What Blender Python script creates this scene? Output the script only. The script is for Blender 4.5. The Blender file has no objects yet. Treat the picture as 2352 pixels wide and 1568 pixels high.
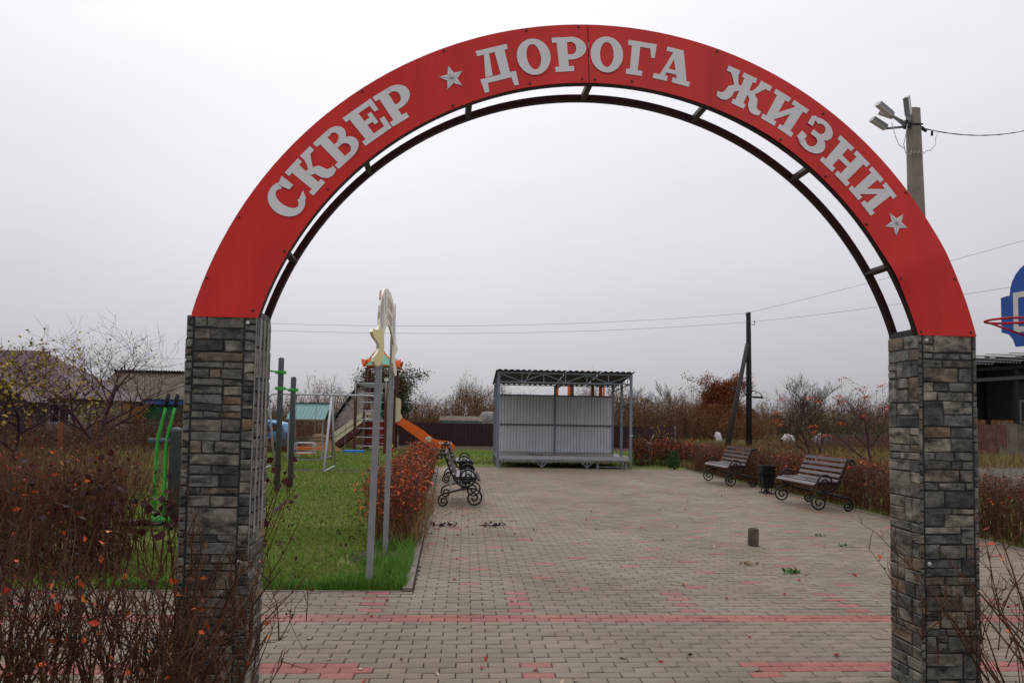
import bpy, math, random
import numpy as np
from mathutils import Vector, Matrix

sc = bpy.context.scene
COL = sc.collection
PI = math.pi
rad = math.radians

# ------------------------------------------------------------------ camera
cam_d = bpy.data.cameras.new('camera')
cam = bpy.data.objects.new('camera', cam_d)
COL.objects.link(cam)
PITCH, ROLL, YAW, EYE = .0542, .0171, .061, 1.5507
F = Vector((math.sin(YAW)*math.cos(PITCH), math.cos(YAW)*math.cos(PITCH), math.sin(PITCH)))
R0 = Vector((math.cos(YAW), -math.sin(YAW), 0)); U0 = R0.cross(F)
R1 = R0*math.cos(ROLL) + U0*math.sin(ROLL); U1 = -R0*math.sin(ROLL) + U0*math.cos(ROLL)
cam.matrix_world = Matrix(((R1.x, U1.x, -F.x, 0), (R1.y, U1.y, -F.y, 0), (R1.z, U1.z, -F.z, EYE), (0, 0, 0, 1)))
cam_d.sensor_width = 36; cam_d.lens = 36*1709.5/2352
cam_d.shift_y = 83.7/2352
cam_d.clip_start = .05; cam_d.clip_end = 1500
sc.camera = cam

# ------------------------------------------------------------------ overcast sky, soft sun, exposure
w = bpy.data.worlds.new('World'); sc.world = w; w.use_nodes = True
nt = w.node_tree; nt.nodes.clear()
def wn(t, **k):
    n = nt.nodes.new(t)
    for a, b in k.items(): setattr(n, a, b)
    return n
SUN_EL, SUN_AZ = rad(52), rad(-8)           # hidden behind the cloud, ahead of the camera
sky = wn('ShaderNodeTexSky', sky_type='NISHITA', sun_disc=False, sun_elevation=SUN_EL, sun_rotation=SUN_AZ)
sky.dust_density = 4; sky.air_density = 1
hsv = wn('ShaderNodeHueSaturation'); hsv.inputs['Saturation'].default_value = .12; hsv.inputs['Value'].default_value = .25
nt.links.new(sky.outputs[0], hsv.inputs['Color'])
bg1 = wn('ShaderNodeBackground'); bg1.inputs['Strength'].default_value = .05
nt.links.new(hsv.outputs[0], bg1.inputs[0])
tc = wn('ShaderNodeTexCoord'); sep = wn('ShaderNodeSeparateXYZ')
nt.links.new(tc.outputs['Generated'], sep.inputs[0])
def wm(op, a, b=None, c=None):
    n = wn('ShaderNodeMath', operation=op)
    for i, x in enumerate((a, b, c)):
        if x is None: continue
        if isinstance(x, (int, float)): n.inputs[i].default_value = x
        else: nt.links.new(x, n.inputs[i])
    return n.outputs[0]
zz = wm('MAXIMUM', sep.outputs['Z'], 0.0)
lum = wm('ADD', wm('MULTIPLY', zz, 1.30), wm('MULTIPLY', wm('MULTIPLY', zz, zz), -.36))
lum = wm('ADD', lum, .42)
# cloud layer is a little brighter on the sun's side
fw = wm('ADD', wm('MULTIPLY', sep.outputs['Y'], math.cos(SUN_AZ)), wm('MULTIPLY', sep.outputs['X'], math.sin(-SUN_AZ)*-1))
fw = wm('ADD', wm('MULTIPLY', wm('POWER', wm('MAXIMUM', fw, 0.0), 5.0), .20), .82)
lum = wm('MULTIPLY', lum, fw)
cl = wn('ShaderNodeTexNoise'); cl.inputs['Scale'].default_value = 1.7; cl.inputs['Detail'].default_value = 5
mp = wn('ShaderNodeMapping'); mp.inputs['Scale'].default_value = (1, 1, 2.6)
nt.links.new(tc.outputs['Generated'], mp.inputs[0]); nt.links.new(mp.outputs[0], cl.inputs['Vector'])
lum = wm('MULTIPLY', lum, wm('ADD', wm('MULTIPLY', cl.outputs[0], .28), .86))
cmb = wn('ShaderNodeCombineColor')
nt.links.new(wm('MULTIPLY', lum, 1.005), cmb.inputs[0]); nt.links.new(wm('MULTIPLY', lum, .985), cmb.inputs[1]); nt.links.new(wm('MULTIPLY', lum, 1.06), cmb.inputs[2])
bg2 = wn('ShaderNodeBackground'); nt.links.new(cmb.outputs[0], bg2.inputs[0]); bg2.inputs['Strength'].default_value = 1.0
add = wn('ShaderNodeAddShader'); out = wn('ShaderNodeOutputWorld')
nt.links.new(bg1.outputs[0], add.inputs[0]); nt.links.new(bg2.outputs[0], add.inputs[1]); nt.links.new(add.outputs[0], out.inputs[0])

sd = bpy.data.lights.new('sun', 'SUN'); sd.energy = .6; sd.angle = rad(30); sd.color = (1, .97, .93)
sun = bpy.data.objects.new('sun', sd); COL.objects.link(sun)
sun.rotation_euler = (-(PI/2 - SUN_EL), 0, -SUN_AZ)
sun.rotation_euler = Vector((-math.sin(SUN_AZ)*math.cos(SUN_EL), -math.cos(SUN_AZ)*math.cos(SUN_EL), -math.sin(SUN_EL))).to_track_quat('-Z', 'Y').to_euler()

vs = sc.view_settings
vs.view_transform = 'Standard'; vs.look = 'None'; vs.gamma = 1; vs.use_curve_mapping = False
vs.exposure = 0.0
sc.cycles.max_bounces = 5; sc.cycles.diffuse_bounces = 3; sc.cycles.glossy_bounces = 2; sc.cycles.transparent_max_bounces = 4

# ------------------------------------------------------------------ materials
def material(name, col, rough=.7, var=.2, scale=6, col2=None, bump=0, bscale=40, metal=0, island=0, big=0, spec=.28, rvar=0, stretch=None):
    m = bpy.data.materials.new(name); m.use_nodes = True
    n = m.node_tree; b = n.nodes['Principled BSDF']
    N = n.nodes.new; L = n.links.new
    geo = N('ShaderNodeNewGeometry'); pos = geo.outputs['Position']
    if stretch:
        mpn = N('ShaderNodeMapping'); mpn.inputs['Scale'].default_value = stretch
        L(pos, mpn.inputs[0]); pos = mpn.outputs[0]
    nz = N('ShaderNodeTexNoise'); nz.inputs['Scale'].default_value = scale; nz.inputs['Detail'].default_value = 6; nz.inputs['Roughness'].default_value = .65
    L(pos, nz.inputs['Vector'])
    rp = N('ShaderNodeValToRGB'); e = rp.color_ramp.elements
    a = [max(0, c*(1-var)) for c in col]; z = col2 if col2 else [c*(1+var) for c in col]
    e[0].position = .32; e[1].position = .68
    e[0].color = (*a, 1); e[1].color = (*z, 1)
    L(nz.outputs[0], rp.inputs[0]); cur = rp.outputs[0]
    def mul(cur, val):
        mx = N('ShaderNodeMix'); mx.data_type = 'RGBA'; mx.blend_type = 'MULTIPLY'; mx.inputs[0].default_value = 1
        L(cur, mx.inputs[6]); L(val, mx.inputs[7]); return mx.outputs[2]
    def rng(val, lo, hi, a=0, b=1):
        r = N('ShaderNodeMapRange'); r.inputs[1].default_value = a; r.inputs[2].default_value = b
        r.inputs[3].default_value = lo; r.inputs[4].default_value = hi; L(val, r.inputs[0]); return r.outputs[0]
    if island:
        oi = N('ShaderNodeObjectInfo'); ad = N('ShaderNodeMath'); ad.operation = 'ADD'
        L(oi.outputs['Random'], ad.inputs[0]); L(geo.outputs['Random Per Island'], ad.inputs[1])
        fr = N('ShaderNodeMath'); fr.operation = 'FRACT'; L(ad.outputs[0], fr.inputs[0])
        cur = mul(cur, rng(fr.outputs[0], 1-island, 1+island))
    if big:
        n2 = N('ShaderNodeTexNoise'); n2.inputs['Scale'].default_value = .55; n2.inputs['Detail'].default_value = 3
        L(geo.outputs['Position'], n2.inputs['Vector'])
        cur = mul(cur, rng(n2.outputs[0], 1-big, 1+big, .3, .7))
    L(cur, b.inputs['Base Color'])
    b.inputs['Roughness'].default_value = rough; b.inputs['Metallic'].default_value = metal
    b.inputs['Specular IOR Level'].default_value = spec
    if rvar:
        n3 = N('ShaderNodeTexNoise'); n3.inputs['Scale'].default_value = .8; n3.inputs['Detail'].default_value = 4
        L(geo.outputs['Position'], n3.inputs['Vector'])
        L(rng(n3.outputs[0], max(.05, rough-rvar), min(1, rough+rvar), .35, .65), b.inputs['Roughness'])
    if bump:
        nb = N('ShaderNodeTexNoise'); nb.inputs['Scale'].default_value = bscale; nb.inputs['Detail'].default_value = 5
        L(pos, nb.inputs['Vector'])
        bp = N('ShaderNodeBump'); bp.inputs['Strength'].default_value = min(1, bump); bp.inputs['Distance'].default_value = .01*max(1, bump)
        L(nb.outputs[0], bp.inputs['Height']); L(bp.outputs[0], b.inputs['Normal'])
    return m

def palette(name, cols, rough=.7, spec=.12, patch=0, pscale=.35):
    """one random colour of a list per leaf, blade or twig; patch mixes in a slow ground pattern"""
    m = bpy.data.materials.new(name); m.use_nodes = True
    n = m.node_tree; b = n.nodes['Principled BSDF']; N = n.nodes.new; L = n.links.new
    geo = N('ShaderNodeNewGeometry'); v = geo.outputs['Random Per Island']
    if patch:
        nz = N('ShaderNodeTexNoise'); nz.inputs['Scale'].default_value = pscale; nz.inputs['Detail'].default_value = 3
        L(geo.outputs['Position'], nz.inputs['Vector'])
        mr = N('ShaderNodeMapRange'); mr.inputs[1].default_value = .32; mr.inputs[2].default_value = .68; L(nz.outputs[0], mr.inputs[0])
        mx = N('ShaderNodeMix'); mx.data_type = 'FLOAT'; mx.inputs[0].default_value = patch
        L(v, mx.inputs[2]); L(mr.outputs[0], mx.inputs[3]); v = mx.outputs[0]
    rp = N('ShaderNodeValToRGB'); e = rp.color_ramp.elements
    while len(e) < len(cols): e.new(.5)
    for i, c in enumerate(cols):
        e[i].position = i/max(1, len(cols)-1); e[i].color = (*c, 1)
    L(v, rp.inputs[0]); L(rp.outputs[0], b.inputs['Base Color'])
    b.inputs['Roughness'].default_value = rough; b.inputs['Specular IOR Level'].default_value = spec
    return m

def stone_mat():
    m = bpy.data.materials.new('printed_stone'); m.use_nodes = True
    n = m.node_tree; b = n.nodes['Principled BSDF']; N = n.nodes.new; L = n.links.new
    geo = N('ShaderNodeNewGeometry'); oi = N('ShaderNodeObjectInfo')
    mpn = N('ShaderNodeMapping'); L(geo.outputs['Position'], mpn.inputs[0]); mpn.inputs['Scale'].default_value = (1, 1, 1.7)
    n1 = N('ShaderNodeTexNoise'); n1.inputs['Scale'].default_value = 9; n1.inputs['Detail'].default_value = 8; n1.inputs['Roughness'].default_value = .72
    n1.noise_dimensions = '4D'; L(mpn.outputs[0], n1.inputs['Vector'])
    wv = N('ShaderNodeMath'); wv.operation = 'MULTIPLY'; wv.inputs[1].default_value = 30; L(oi.outputs['Random'], wv.inputs[0]); L(wv.outputs[0], n1.inputs['W'])
    r1 = N('ShaderNodeValToRGB'); e = r1.color_ramp.elements
    e[0].position = .37; e[0].color = (.012, .013, .012, 1); e[1].position = .66; e[1].color = (1, 1, 1, 1)
    x = e.new(.47); x.color = (.33, .32, .30, 1); x = e.new(.58); x.color = (.75, .74, .71, 1)
    L(n1.outputs[0], r1.inputs[0])
    r2 = N('ShaderNodeValToRGB'); e = r2.color_ramp.elements
    cs = [(.10, .10, .09), (.33, .30, .245), (.21, .205, .18), (.30, .21, .135), (.25, .25, .225), (.065, .067, .063), (.42, .385, .31), (.17, .175, .165), (.34, .315, .26)]
    while len(e) < len(cs): e.new(.5)
    for i, c in enumerate(cs): e[i].position = i/(len(cs)-1); e[i].color = (*c, 1)
    L(oi.outputs['Random'], r2.inputs[0])
    mx = N('ShaderNodeMix'); mx.data_type = 'RGBA'; mx.blend_type = 'MULTIPLY'; mx.inputs[0].default_value = 1
    L(r1.outputs[0], mx.inputs[6]); L(r2.outputs[0], mx.inputs[7]); L(mx.outputs[2], b.inputs['Base Color'])
    b.inputs['Roughness'].default_value = .55
    n2 = N('ShaderNodeTexNoise'); n2.inputs['Scale'].default_value = 55; n2.inputs['Detail'].default_value = 6; L(geo.outputs['Position'], n2.inputs['Vector'])
    bp = N('ShaderNodeBump'); bp.inputs['Strength'].default_value = .35; bp.inputs['Distance'].default_value = .006
    L(n2.outputs[0], bp.inputs['Height']); L(bp.outputs[0], b.inputs['Normal'])
    return m

MT = dict(
    ground=material('meadow_soil', (.085, .072, .035), .95, .5, 1.2, (.12, .085, .04), .6, 25),
    lawn=material('lawn_soil', (.12, .19, .034), .95, .4, 2.2, (.19, .19, .05), .6, 40),
    soil=material('bare_soil', (.07, .045, .03), .95, .4, 5, None, .8, 30),
    road=material('wet_dirt_road', (.080, .060, .045), .7, .35, .8, None, .5, 12, rvar=.2),
    sand=material('joint_sand', (.035, .030, .026), .9, .4, 30),
    paver=material('grey_paver', (.198, .160, .111), .66, .13, 45, None, .3, 160, island=.12, big=.12, rvar=.14),
    red_paver=material('red_paver', (.29, .105, .085), .62, .18, 40, None, .35, 160, island=.12, big=.1, rvar=.12),
    kerb=material('kerb_concrete', (.19, .165, .14), .75, .25, 14, None, .4, 90, island=.08),
    stone=stone_mat(),
    pillar=material('pillar_sheet_dark', (.022, .022, .021), .6, .4, 30),
    trim=material('bright_metal_trim', (.20, .18, .15), .5, .5, 12, (.36, .34, .31), 0, stretch=(1, 1, .25)),
    red=material('red_panel_paint', (.65, .024, .018), .5, .12, 2.2, None, .05, 9, spec=.35, rvar=.14, stretch=(2.4, 1, .5)),
    letter=material('silver_letter_film', (.74, .74, .745), .45, .03, 5),
    line=material('dark_outline', (.34, .34, .35), .6),
    frame=material('dark_brown_steel', (.022, .014, .015), .45, .25, 20),
    screw=material('screw_steel', (.08, .035, .03), .5),
    washer=material('pale_screw', (.55, .55, .55), .4),
    post=material('grey_post_paint', (.25, .258, .268), .5, .14, 9, None, .1, 60),
    dpost=material('dark_grey_post_paint', (.085, .092, .105), .5, .15, 12, None, .1, 80),
    green=material('bright_green_paint', (.045, .40, .06), .4, .12, 10),
    grip=material('black_rubber', (.012, .012, .013), .7),
    yellow=material('pale_yellow_board', (.76, .65, .27), .5, .06, 4),
    ypale=material('faded_cream_board', (.78, .73, .57), .5, .05, 4),
    pink=material('faded_pink_print', (.58, .40, .40), .6),
    blueprint=material('faded_blue_print', (.50, .55, .62), .6, .1, 9),
    greyprint=material('faded_grey_print', (.47, .46, .44), .6, .25, 14),
    iron=material('black_wrought_iron', (.010, .010, .011), .38, .3, 30),
    slat=material('dark_brown_plank', (.052, .027, .025), .30, .25, 8, None, .12, 70, island=.15, stretch=(6, 1, 6), spec=.45),
    steel=material('grey_stage_steel', (.17, .195, .225), .5, .12, 6, None, .05, 50),
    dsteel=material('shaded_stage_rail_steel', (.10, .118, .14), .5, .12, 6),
    sheet=material('galvanised_sheet', (.56, .585, .62), .48, .06, 2.5),
    roofsheet=material('dark_roof_sheet', (.085, .085, .095), .5, .2, 5),
    under=material('roof_underside', (.17, .16, .15), .7, .25, 9),
    deck=material('wet_deck_board', (.13, .11, .10), .3, .3, 4, rvar=.12),
    edge=material('deck_edge_grey', (.33, .35, .375), .5, .08, 6),
    wood=material('weathered_plank', (.15, .10, .06), .7, .3, 9),
    gwood=material('grey_weathered_wood', (.095, .09, .078), .8, .35, 5, island=.25, stretch=(8, 8, 1)),
    brownwood=material('brown_painted_beam', (.085, .028, .022), .5, .15, 10),
    cream=material('cream_plastic_panel', (.60, .55, .38), .5, .05, 6),
    orange=material('orange_panel_paint', (.72, .13, .018), .4, .06, 5),
    mint=material('mint_green_panel', (.22, .55, .36), .45, .05, 5),
    tgreen=material('teal_roof_sheet', (.075, .20, .19), .5, .1, 4),
    teal=material('teal_rope', (.03, .20, .16), .8),
    rope=material('yellow_rope', (.42, .30, .09), .8),
    bar=material('light_grey_bar', (.42, .43, .45), .4, .08, 10),
    chain=material('chain_steel', (.22, .22, .23), .4, .2, 60, metal=.4),
    blue=material('blue_plastic_seat', (.02, .20, .55), .4),
    redp=material('dark_red_panel', (.20, .010, .010), .5, .1, 5),
    carblue=material('light_blue_car_paint', (.10, .34, .62), .25, .03, 2),
    glass=material('dark_car_glass', (.02, .022, .027), .12),
    tail=material('red_tail_lamp', (.5, .02, .02), .3),
    bfence=material('dark_brown_fence_sheet', (.040, .017, .017), .45, .12, 3),
    brick=material('pale_silicate_brick', (.36, .31, .27), .85, .2, 20, island=.22),
    mortar=material('grey_mortar', (.20, .18, .16), .9, .3, 20),
    slate=material('mossy_corrugated_slate', (.115, .100, .072), .9, .35, 1.6, (.185, .155, .11)),
    dslate=material('old_dark_slate', (.05, .05, .052), .8, .3, 4),
    hroof=material('purple_brown_metal_roof', (.105, .062, .066), .6, .12, 2),
    ywall=material('yellowish_plaster', (.42, .36, .21), .85, .15, 3),
    dwall=material('dark_plank_gable', (.06, .05, .046), .8, .3, 6),
    bluetrim=material('blue_fascia_paint', (.03, .085, .25), .5, .15, 6),
    gwall=material('green_wall_paint', (.015, .11, .045), .6, .2, 5),
    tank=material('mottled_tank', (.075, .08, .065), .7, .5, 4, (.30, .29, .28)),
    bark=material('dark_bark', (.050, .031, .022), .9, .4, 14, None, .6, 40),
    barkgrey=material('grey_brown_bark', (.100, .070, .054), .9, .35, 14),
    barkpurple=material('purplish_wet_bark', (.048, .019, .024), .9, .3, 12),
    barkred=material('reddish_twig', (.085, .030, .018), .8, .4, 20),
    whitebark=material('whitewashed_bark', (.45, .43, .40), .9, .3, 12),
    concrete=material('grey_concrete', (.24, .215, .18), .85, .25, 4, None, .4, 60),
    stub=material('mossy_concrete', (.11, .088, .062), .9, .35, 14, None, .6, 60),
    tar=material('tarred_pole_wood', (.022, .017, .016), .8, .35, 9, stretch=(6, 6, .6)),
    oldpole=material('old_pole_wood', (.055, .050, .046), .85, .3, 9, stretch=(6, 6, .6)),
    lampgrey=material('lamp_aluminium', (.30, .31, .32), .4, .1, 20),
    lens=material('lamp_lens', (.68, .69, .70), .25, .08, 60),
    cable=material('black_cable', (.02, .02, .022), .6),
    wcable=material('white_cable', (.55, .55, .54), .5),
    wire=material('grey_wire', (.16, .16, .17), .6),
    hoopred=material('red_hoop_paint', (.42, .012, .025), .4),
    bblue=material('blue_backboard', (.018, .085, .36), .4, .05, 4),
    white=material('white_paint', (.62, .62, .60), .5, .05, 6),
    rustred=material('old_red_brick', (.145, .065, .052), .85, .35, 5),
    bale=material('white_bale_wrap', (.44, .42, .41), .45, .1, 7),
    orangepost=material('orange_brown_post', (.26, .085, .03), .8, .3, 9),
    hay=material('tan_sand', (.17, .105, .05), .95, .35, 5, None, .8, 20),
)
PAL = dict(
    grass=palette('lawn_blades', [(.12, .20, .032), (.20, .22, .048), (.14, .29, .038), (.27, .25, .075), (.12, .28, .040)], .6, .15, .45, .45),
    lush=palette('fresh_blades', [(.085, .19, .022), (.12, .26, .032), (.105, .21, .03)], .55, .2),
    dry=palette('dry_meadow', [(0.200, 0.130, 0.060), (0.300, 0.220, 0.090), (0.150, 0.100, 0.056), (0.260, 0.240, 0.070), (0.220, 0.120, 0.060), (0.160, 0.170, 0.050)], .8, .1, .5, .22),
    redleaf=palette('red_hedge_leaves', [(0.420, 0.047, 0.017), (0.588, 0.101, 0.017), (0.224, 0.038, 0.015), (0.700, 0.176, 0.022), (0.336, 0.041, 0.020)], .5, .3),
    embers=palette('scarlet_leaves', [(0.605, 0.053, 0.018), (0.682, 0.126, 0.020), (0.440, 0.026, 0.020), (0.660, 0.210, 0.025)], .45, .35),
    purple=palette('dark_purple_leaves', [(.045, .016, .018), (.075, .018, .016), (.028, .016, .022), (.10, .025, .015)], .5, .22),
    brownleaf=palette('dull_brown_leaves', [(0.098, 0.042, 0.023), (0.058, 0.029, 0.021), (0.143, 0.065, 0.026)], .6, .3),
    twig=palette('hedge_twigs', [(.070, .027, .013), (.038, .016, .010), (.115, .050, .020), (.060, .020, .013)], .6, .2),
    twig2=palette('reddish_hedge_twigs', [(0.136, 0.049, 0.024), (0.092, 0.034, 0.020), (0.201, 0.085, 0.035), (0.073, 0.028, 0.019)], .6, .3),
    scrub=palette('far_scrub', [(.165, .078, .040), (.20, .115, .060), (.13, .078, .046), (.245, .105, .044), (.145, .110, .050)], .9, .05, .6, .06),
    olive=palette('olive_scrub', [(0.083, 0.080, 0.042), (0.120, 0.112, 0.054), (0.096, 0.070, 0.045)], .9, .1),
    dkgreen=palette('pear_leaves', [(0.036, 0.050, 0.017), (0.060, 0.079, 0.022), (0.084, 0.090, 0.026), (0.026, 0.036, 0.017), (0.108, 0.078, 0.026)], .4, .4),
    rust=palette('rust_leaves', [(.25, .075, .026), (.19, .058, .025), (.31, .105, .033), (.17, .075, .03)], .8, .1),
    gold=palette('yellow_leaves', [(.34, .23, .03), (.20, .18, .035), (.44, .30, .04), (.25, .13, .025)], .5, .3),
    orangeb=palette('orange_bush_leaves', [(.30, .12, .025), (.22, .10, .03), (.38, .17, .03)], .7, .2),
    sumac=palette('sumac_leaves', [(.45, .08, .03), (.38, .18, .045), (.52, .11, .05), (.40, .30, .07), (.34, .05, .03)], .5, .3),
    conifer=palette('thuja_sprays', [(.035, .09, .022), (.05, .125, .03), (.085, .15, .035)], .6, .2),
    berry=palette('black_berries', [(.006, .006, .009), (.012, .009, .014)], .22, .5),
    weed=palette('weed_leaves', [(.04, .13, .02), (.06, .17, .03), (.13, .16, .03)], .5, .4),
    straw=palette('dry_straw', [(.28, .17, .07), (.20, .11, .045), (.34, .22, .10)], .7, .2),
)

# ------------------------------------------------------------------ builders
class MB:
    def __init__(s): s.v = []; s.f = []
    def add(s, vs, fs):
        o = len(s.v); s.v += [tuple(p) for p in vs]; s.f += [tuple(i+o for i in f) for f in fs]; return s
    def obox(s, c, ax, ay, az):
        c, ax, ay, az = map(Vector, (c, ax, ay, az))
        vs = [c+ax*i+ay*j+az*k for k in (-1, 1) for j in (-1, 1) for i in (-1, 1)]
        return s.add(vs, [(0, 2, 3, 1), (4, 5, 7, 6), (0, 1, 5, 4), (2, 6, 7, 3), (0, 4, 6, 2), (1, 3, 7, 5)])
    def box(s, x0, y0, z0, x1, y1, z1):
        return s.obox(((x0+x1)/2, (y0+y1)/2, (z0+z1)/2), ((x1-x0)/2, 0, 0), (0, (y1-y0)/2, 0), (0, 0, (z1-z0)/2))
    def bar(s, p, q, w, h=None, up=(0, 0, 1)):
        p, q = Vector(p), Vector(q); h = h or w; d = (q-p); L = d.length/2; d.normalize()
        u = Vector(up)
        if abs(d.dot(u)) > .95: u = Vector((0, 1, 0))
        a = d.cross(u).normalized(); b = a.cross(d)
        return s.obox((p+q)/2, d*L, a*(w/2), b*(h/2))
    def tube(s, pts, r, n=8, cap=True, closed=False):
        pts = [Vector(p) for p in pts]; m = len(pts)
        rr = r if isinstance(r, (list, tuple)) else [r]*m
        t0 = (pts[1]-pts[0]).normalized()
        a = t0.cross(Vector((0, 0, 1)) if abs(t0.z) < .9 else Vector((1, 0, 0))).normalized()
        vs = []; fs = []
        for i, p in enumerate(pts):
            if closed: t = pts[(i+1) % m]-pts[i-1]
            else: t = pts[min(i+1, m-1)]-pts[max(i-1, 0)]
            t.normalize(); a = (a-t*a.dot(t)).normalized(); b = t.cross(a)
            for k in range(n):
                an = 2*PI*k/n; vs.append(p+(a*math.cos(an)+b*math.sin(an))*rr[i])
        for i in range(m if closed else m-1):
            j = (i+1) % m
            for k in range(n):
                l = (k+1) % n; fs.append((i*n+k, i*n+l, j*n+l, j*n+k))
        if cap and not closed:
            fs.append(tuple(range(n-1, -1, -1))); fs.append(tuple((m-1)*n+k for k in range(n)))
        return s.add(vs, fs)
    def prism(s, poly, o, ax, ay, t):
        """2-D outline extruded along ax x ay from 0 to t"""
        o, ax, ay = Vector(o), Vector(ax), Vector(ay); nn = ax.cross(ay).normalized()
        k = len(poly); A = [o+ax*p[0]+ay*p[1] for p in poly]
        vs = A+[p+nn*t for p in A]
        fs = [tuple(range(k-1, -1, -1)), tuple(range(k, 2*k))]+[(i, (i+1) % k, k+(i+1) % k, k+i) for i in range(k)]
        return s.add(vs, fs)
    def lathe(s, prof, n=14, c=(0, 0, 0)):
        vs = []; fs = []
        for r, z in prof:
            for k in range(n):
                a = 2*PI*k/n; vs.append((c[0]+r*math.cos(a), c[1]+r*math.sin(a), c[2]+z))
        for i in range(len(prof)-1):
            for k in range(n):
                l = (k+1) % n; fs.append((i*n+k, i*n+l, (i+1)*n+l, (i+1)*n+k))
        fs.append(tuple(range(n-1, -1, -1))); fs.append(tuple((len(prof)-1)*n+k for k in range(n)))
        return s.add(vs, fs)

def link(name, me, mat, parent=None, label=None, kind=None):
    o = bpy.data.objects.new(name, me); COL.objects.link(o)
    if mat is not None and not me.materials: me.materials.append(mat)
    if parent: o.parent = parent
    if label: o['label'] = label
    if kind: o['kind'] = kind
    return o
def part(name, mb, mat, parent=None, label=None, kind=None, smooth=False, shift=None):
    vs = mb.v
    if shift is not None: vs = [(p[0]-shift[0], p[1]-shift[1], p[2]-shift[2]) for p in vs]
    me = bpy.data.meshes.new(name); me.from_pydata(vs, [], mb.f); me.update()
    if smooth: me.polygons.foreach_set('use_smooth', [True]*len(me.polygons))
    return link(name, me, MT[mat] if isinstance(mat, str) else mat, parent, label, kind)
def fastmesh(name, V, Fc, mat, parent=None, kind=None, label=None, smooth=False):
    V = np.asarray(V, np.float32).reshape(-1, 3); Fc = np.asarray(Fc, np.int32); k = Fc.shape[1]; n = len(Fc)
    me = bpy.data.meshes.new(name)
    me.vertices.add(len(V)); me.vertices.foreach_set('co', V.ravel())
    me.loops.add(n*k); me.loops.foreach_set('vertex_index', Fc.ravel())
    me.polygons.add(n); me.polygons.foreach_set('loop_start', np.arange(n, dtype=np.int32)*k)
    me.polygons.foreach_set('loop_total', np.full(n, k, np.int32))
    if smooth: me.polygons.foreach_set('use_smooth', np.ones(n, bool))
    me.update(calc_edges=True)
    return link(name, me, mat, parent, label, kind)
def thing(name, label, cat, loc=(0, 0, 0), rz=0, group=None):
    o = bpy.data.objects.new(name, None); COL.objects.link(o); o.location = loc; o.rotation_euler = (0, 0, rz)
    o.empty_display_size = .2; o['label'] = label; o['category'] = cat
    if group: o['group'] = group
    return o
def tag(o, label, cat, group=None):
    o['label'] = label; o['category'] = cat
    if group: o['group'] = group
    return o
def dup(root, loc, rz, label, group=None):
    r = root.copy(); COL.objects.link(r); r.location = loc; r.rotation_euler = (0, 0, rz); r['label'] = label
    if group: r['group'] = group
    for ch in list(root.children):
        c = ch.copy(); COL.objects.link(c); c.parent = r
        for g in list(ch.children):
            d = g.copy(); COL.objects.link(d); d.parent = c
    return r

def seg_arrays(S, n=3):
    S = np.asarray(S, float); p0, p1, r0, r1 = S[:, :3], S[:, 3:6], S[:, 6], S[:, 7]
    d = p1-p0; L = np.linalg.norm(d, axis=1, keepdims=True)+1e-9; d = d/L
    ref = np.where(np.abs(d[:, 2:3]) > .9, np.array([[1., 0, 0]]), np.array([[0, 0, 1.]]))
    a = np.cross(d, ref); a /= np.linalg.norm(a, axis=1, keepdims=True)+1e-9; b = np.cross(d, a)
    V = np.zeros((len(S), 2, n, 3))
    for k in range(n):
        c = a*math.cos(2*PI*k/n)+b*math.sin(2*PI*k/n)
        V[:, 0, k] = p0+c*r0[:, None]; V[:, 1, k] = p1+c*r1[:, None]
    base = (np.arange(len(S))*2*n)[:, None]
    Fc = np.concatenate([base+np.array([[k, (k+1) % n, n+(k+1) % n, n+k]]) for k in range(n)])
    return V.reshape(-1, 3), Fc
def seg_mesh(name, S, mat, parent=None, n=3, kind=None, label=None):
    V, Fc = seg_arrays(S, n); return fastmesh(name, V, Fc, mat, parent, kind, label, smooth=True)
def leaf_arrays(rg, P, size, aspect=.55, up=.0, svar=.4):
    P = np.asarray(P, float); N = len(P)
    d = rg.normal(size=(N, 3)); d[:, 2] += up; d /= np.linalg.norm(d, axis=1, keepdims=True)
    s = rg.normal(size=(N, 3)); s -= d*(s*d).sum(1, keepdims=True); s /= np.linalg.norm(s, axis=1, keepdims=True)
    nn = np.cross(d, s)
    sz = size*(1+svar*rg.uniform(-1, 1, N))[:, None]
    V = np.stack([P, P+d*sz*.5+s*sz*aspect*.5+nn*sz*.12, P+d*sz, P+d*sz*.5-s*sz*aspect*.5+nn*sz*.12], 1)
    b = (np.arange(N)*4)[:, None]
    Fc = np.concatenate([b+np.array([[0, 1, 2]]), b+np.array([[0, 2, 3]])])
    return V.reshape(-1, 3), Fc
def leaf_mesh(name, rg, P, size, mat, parent=None, kind=None, aspect=.55, up=0., svar=.4, label=None):
    V, Fc = leaf_arrays(rg, P, size, aspect, up, svar); return fastmesh(name, V, Fc, mat, parent, kind, label)
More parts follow.
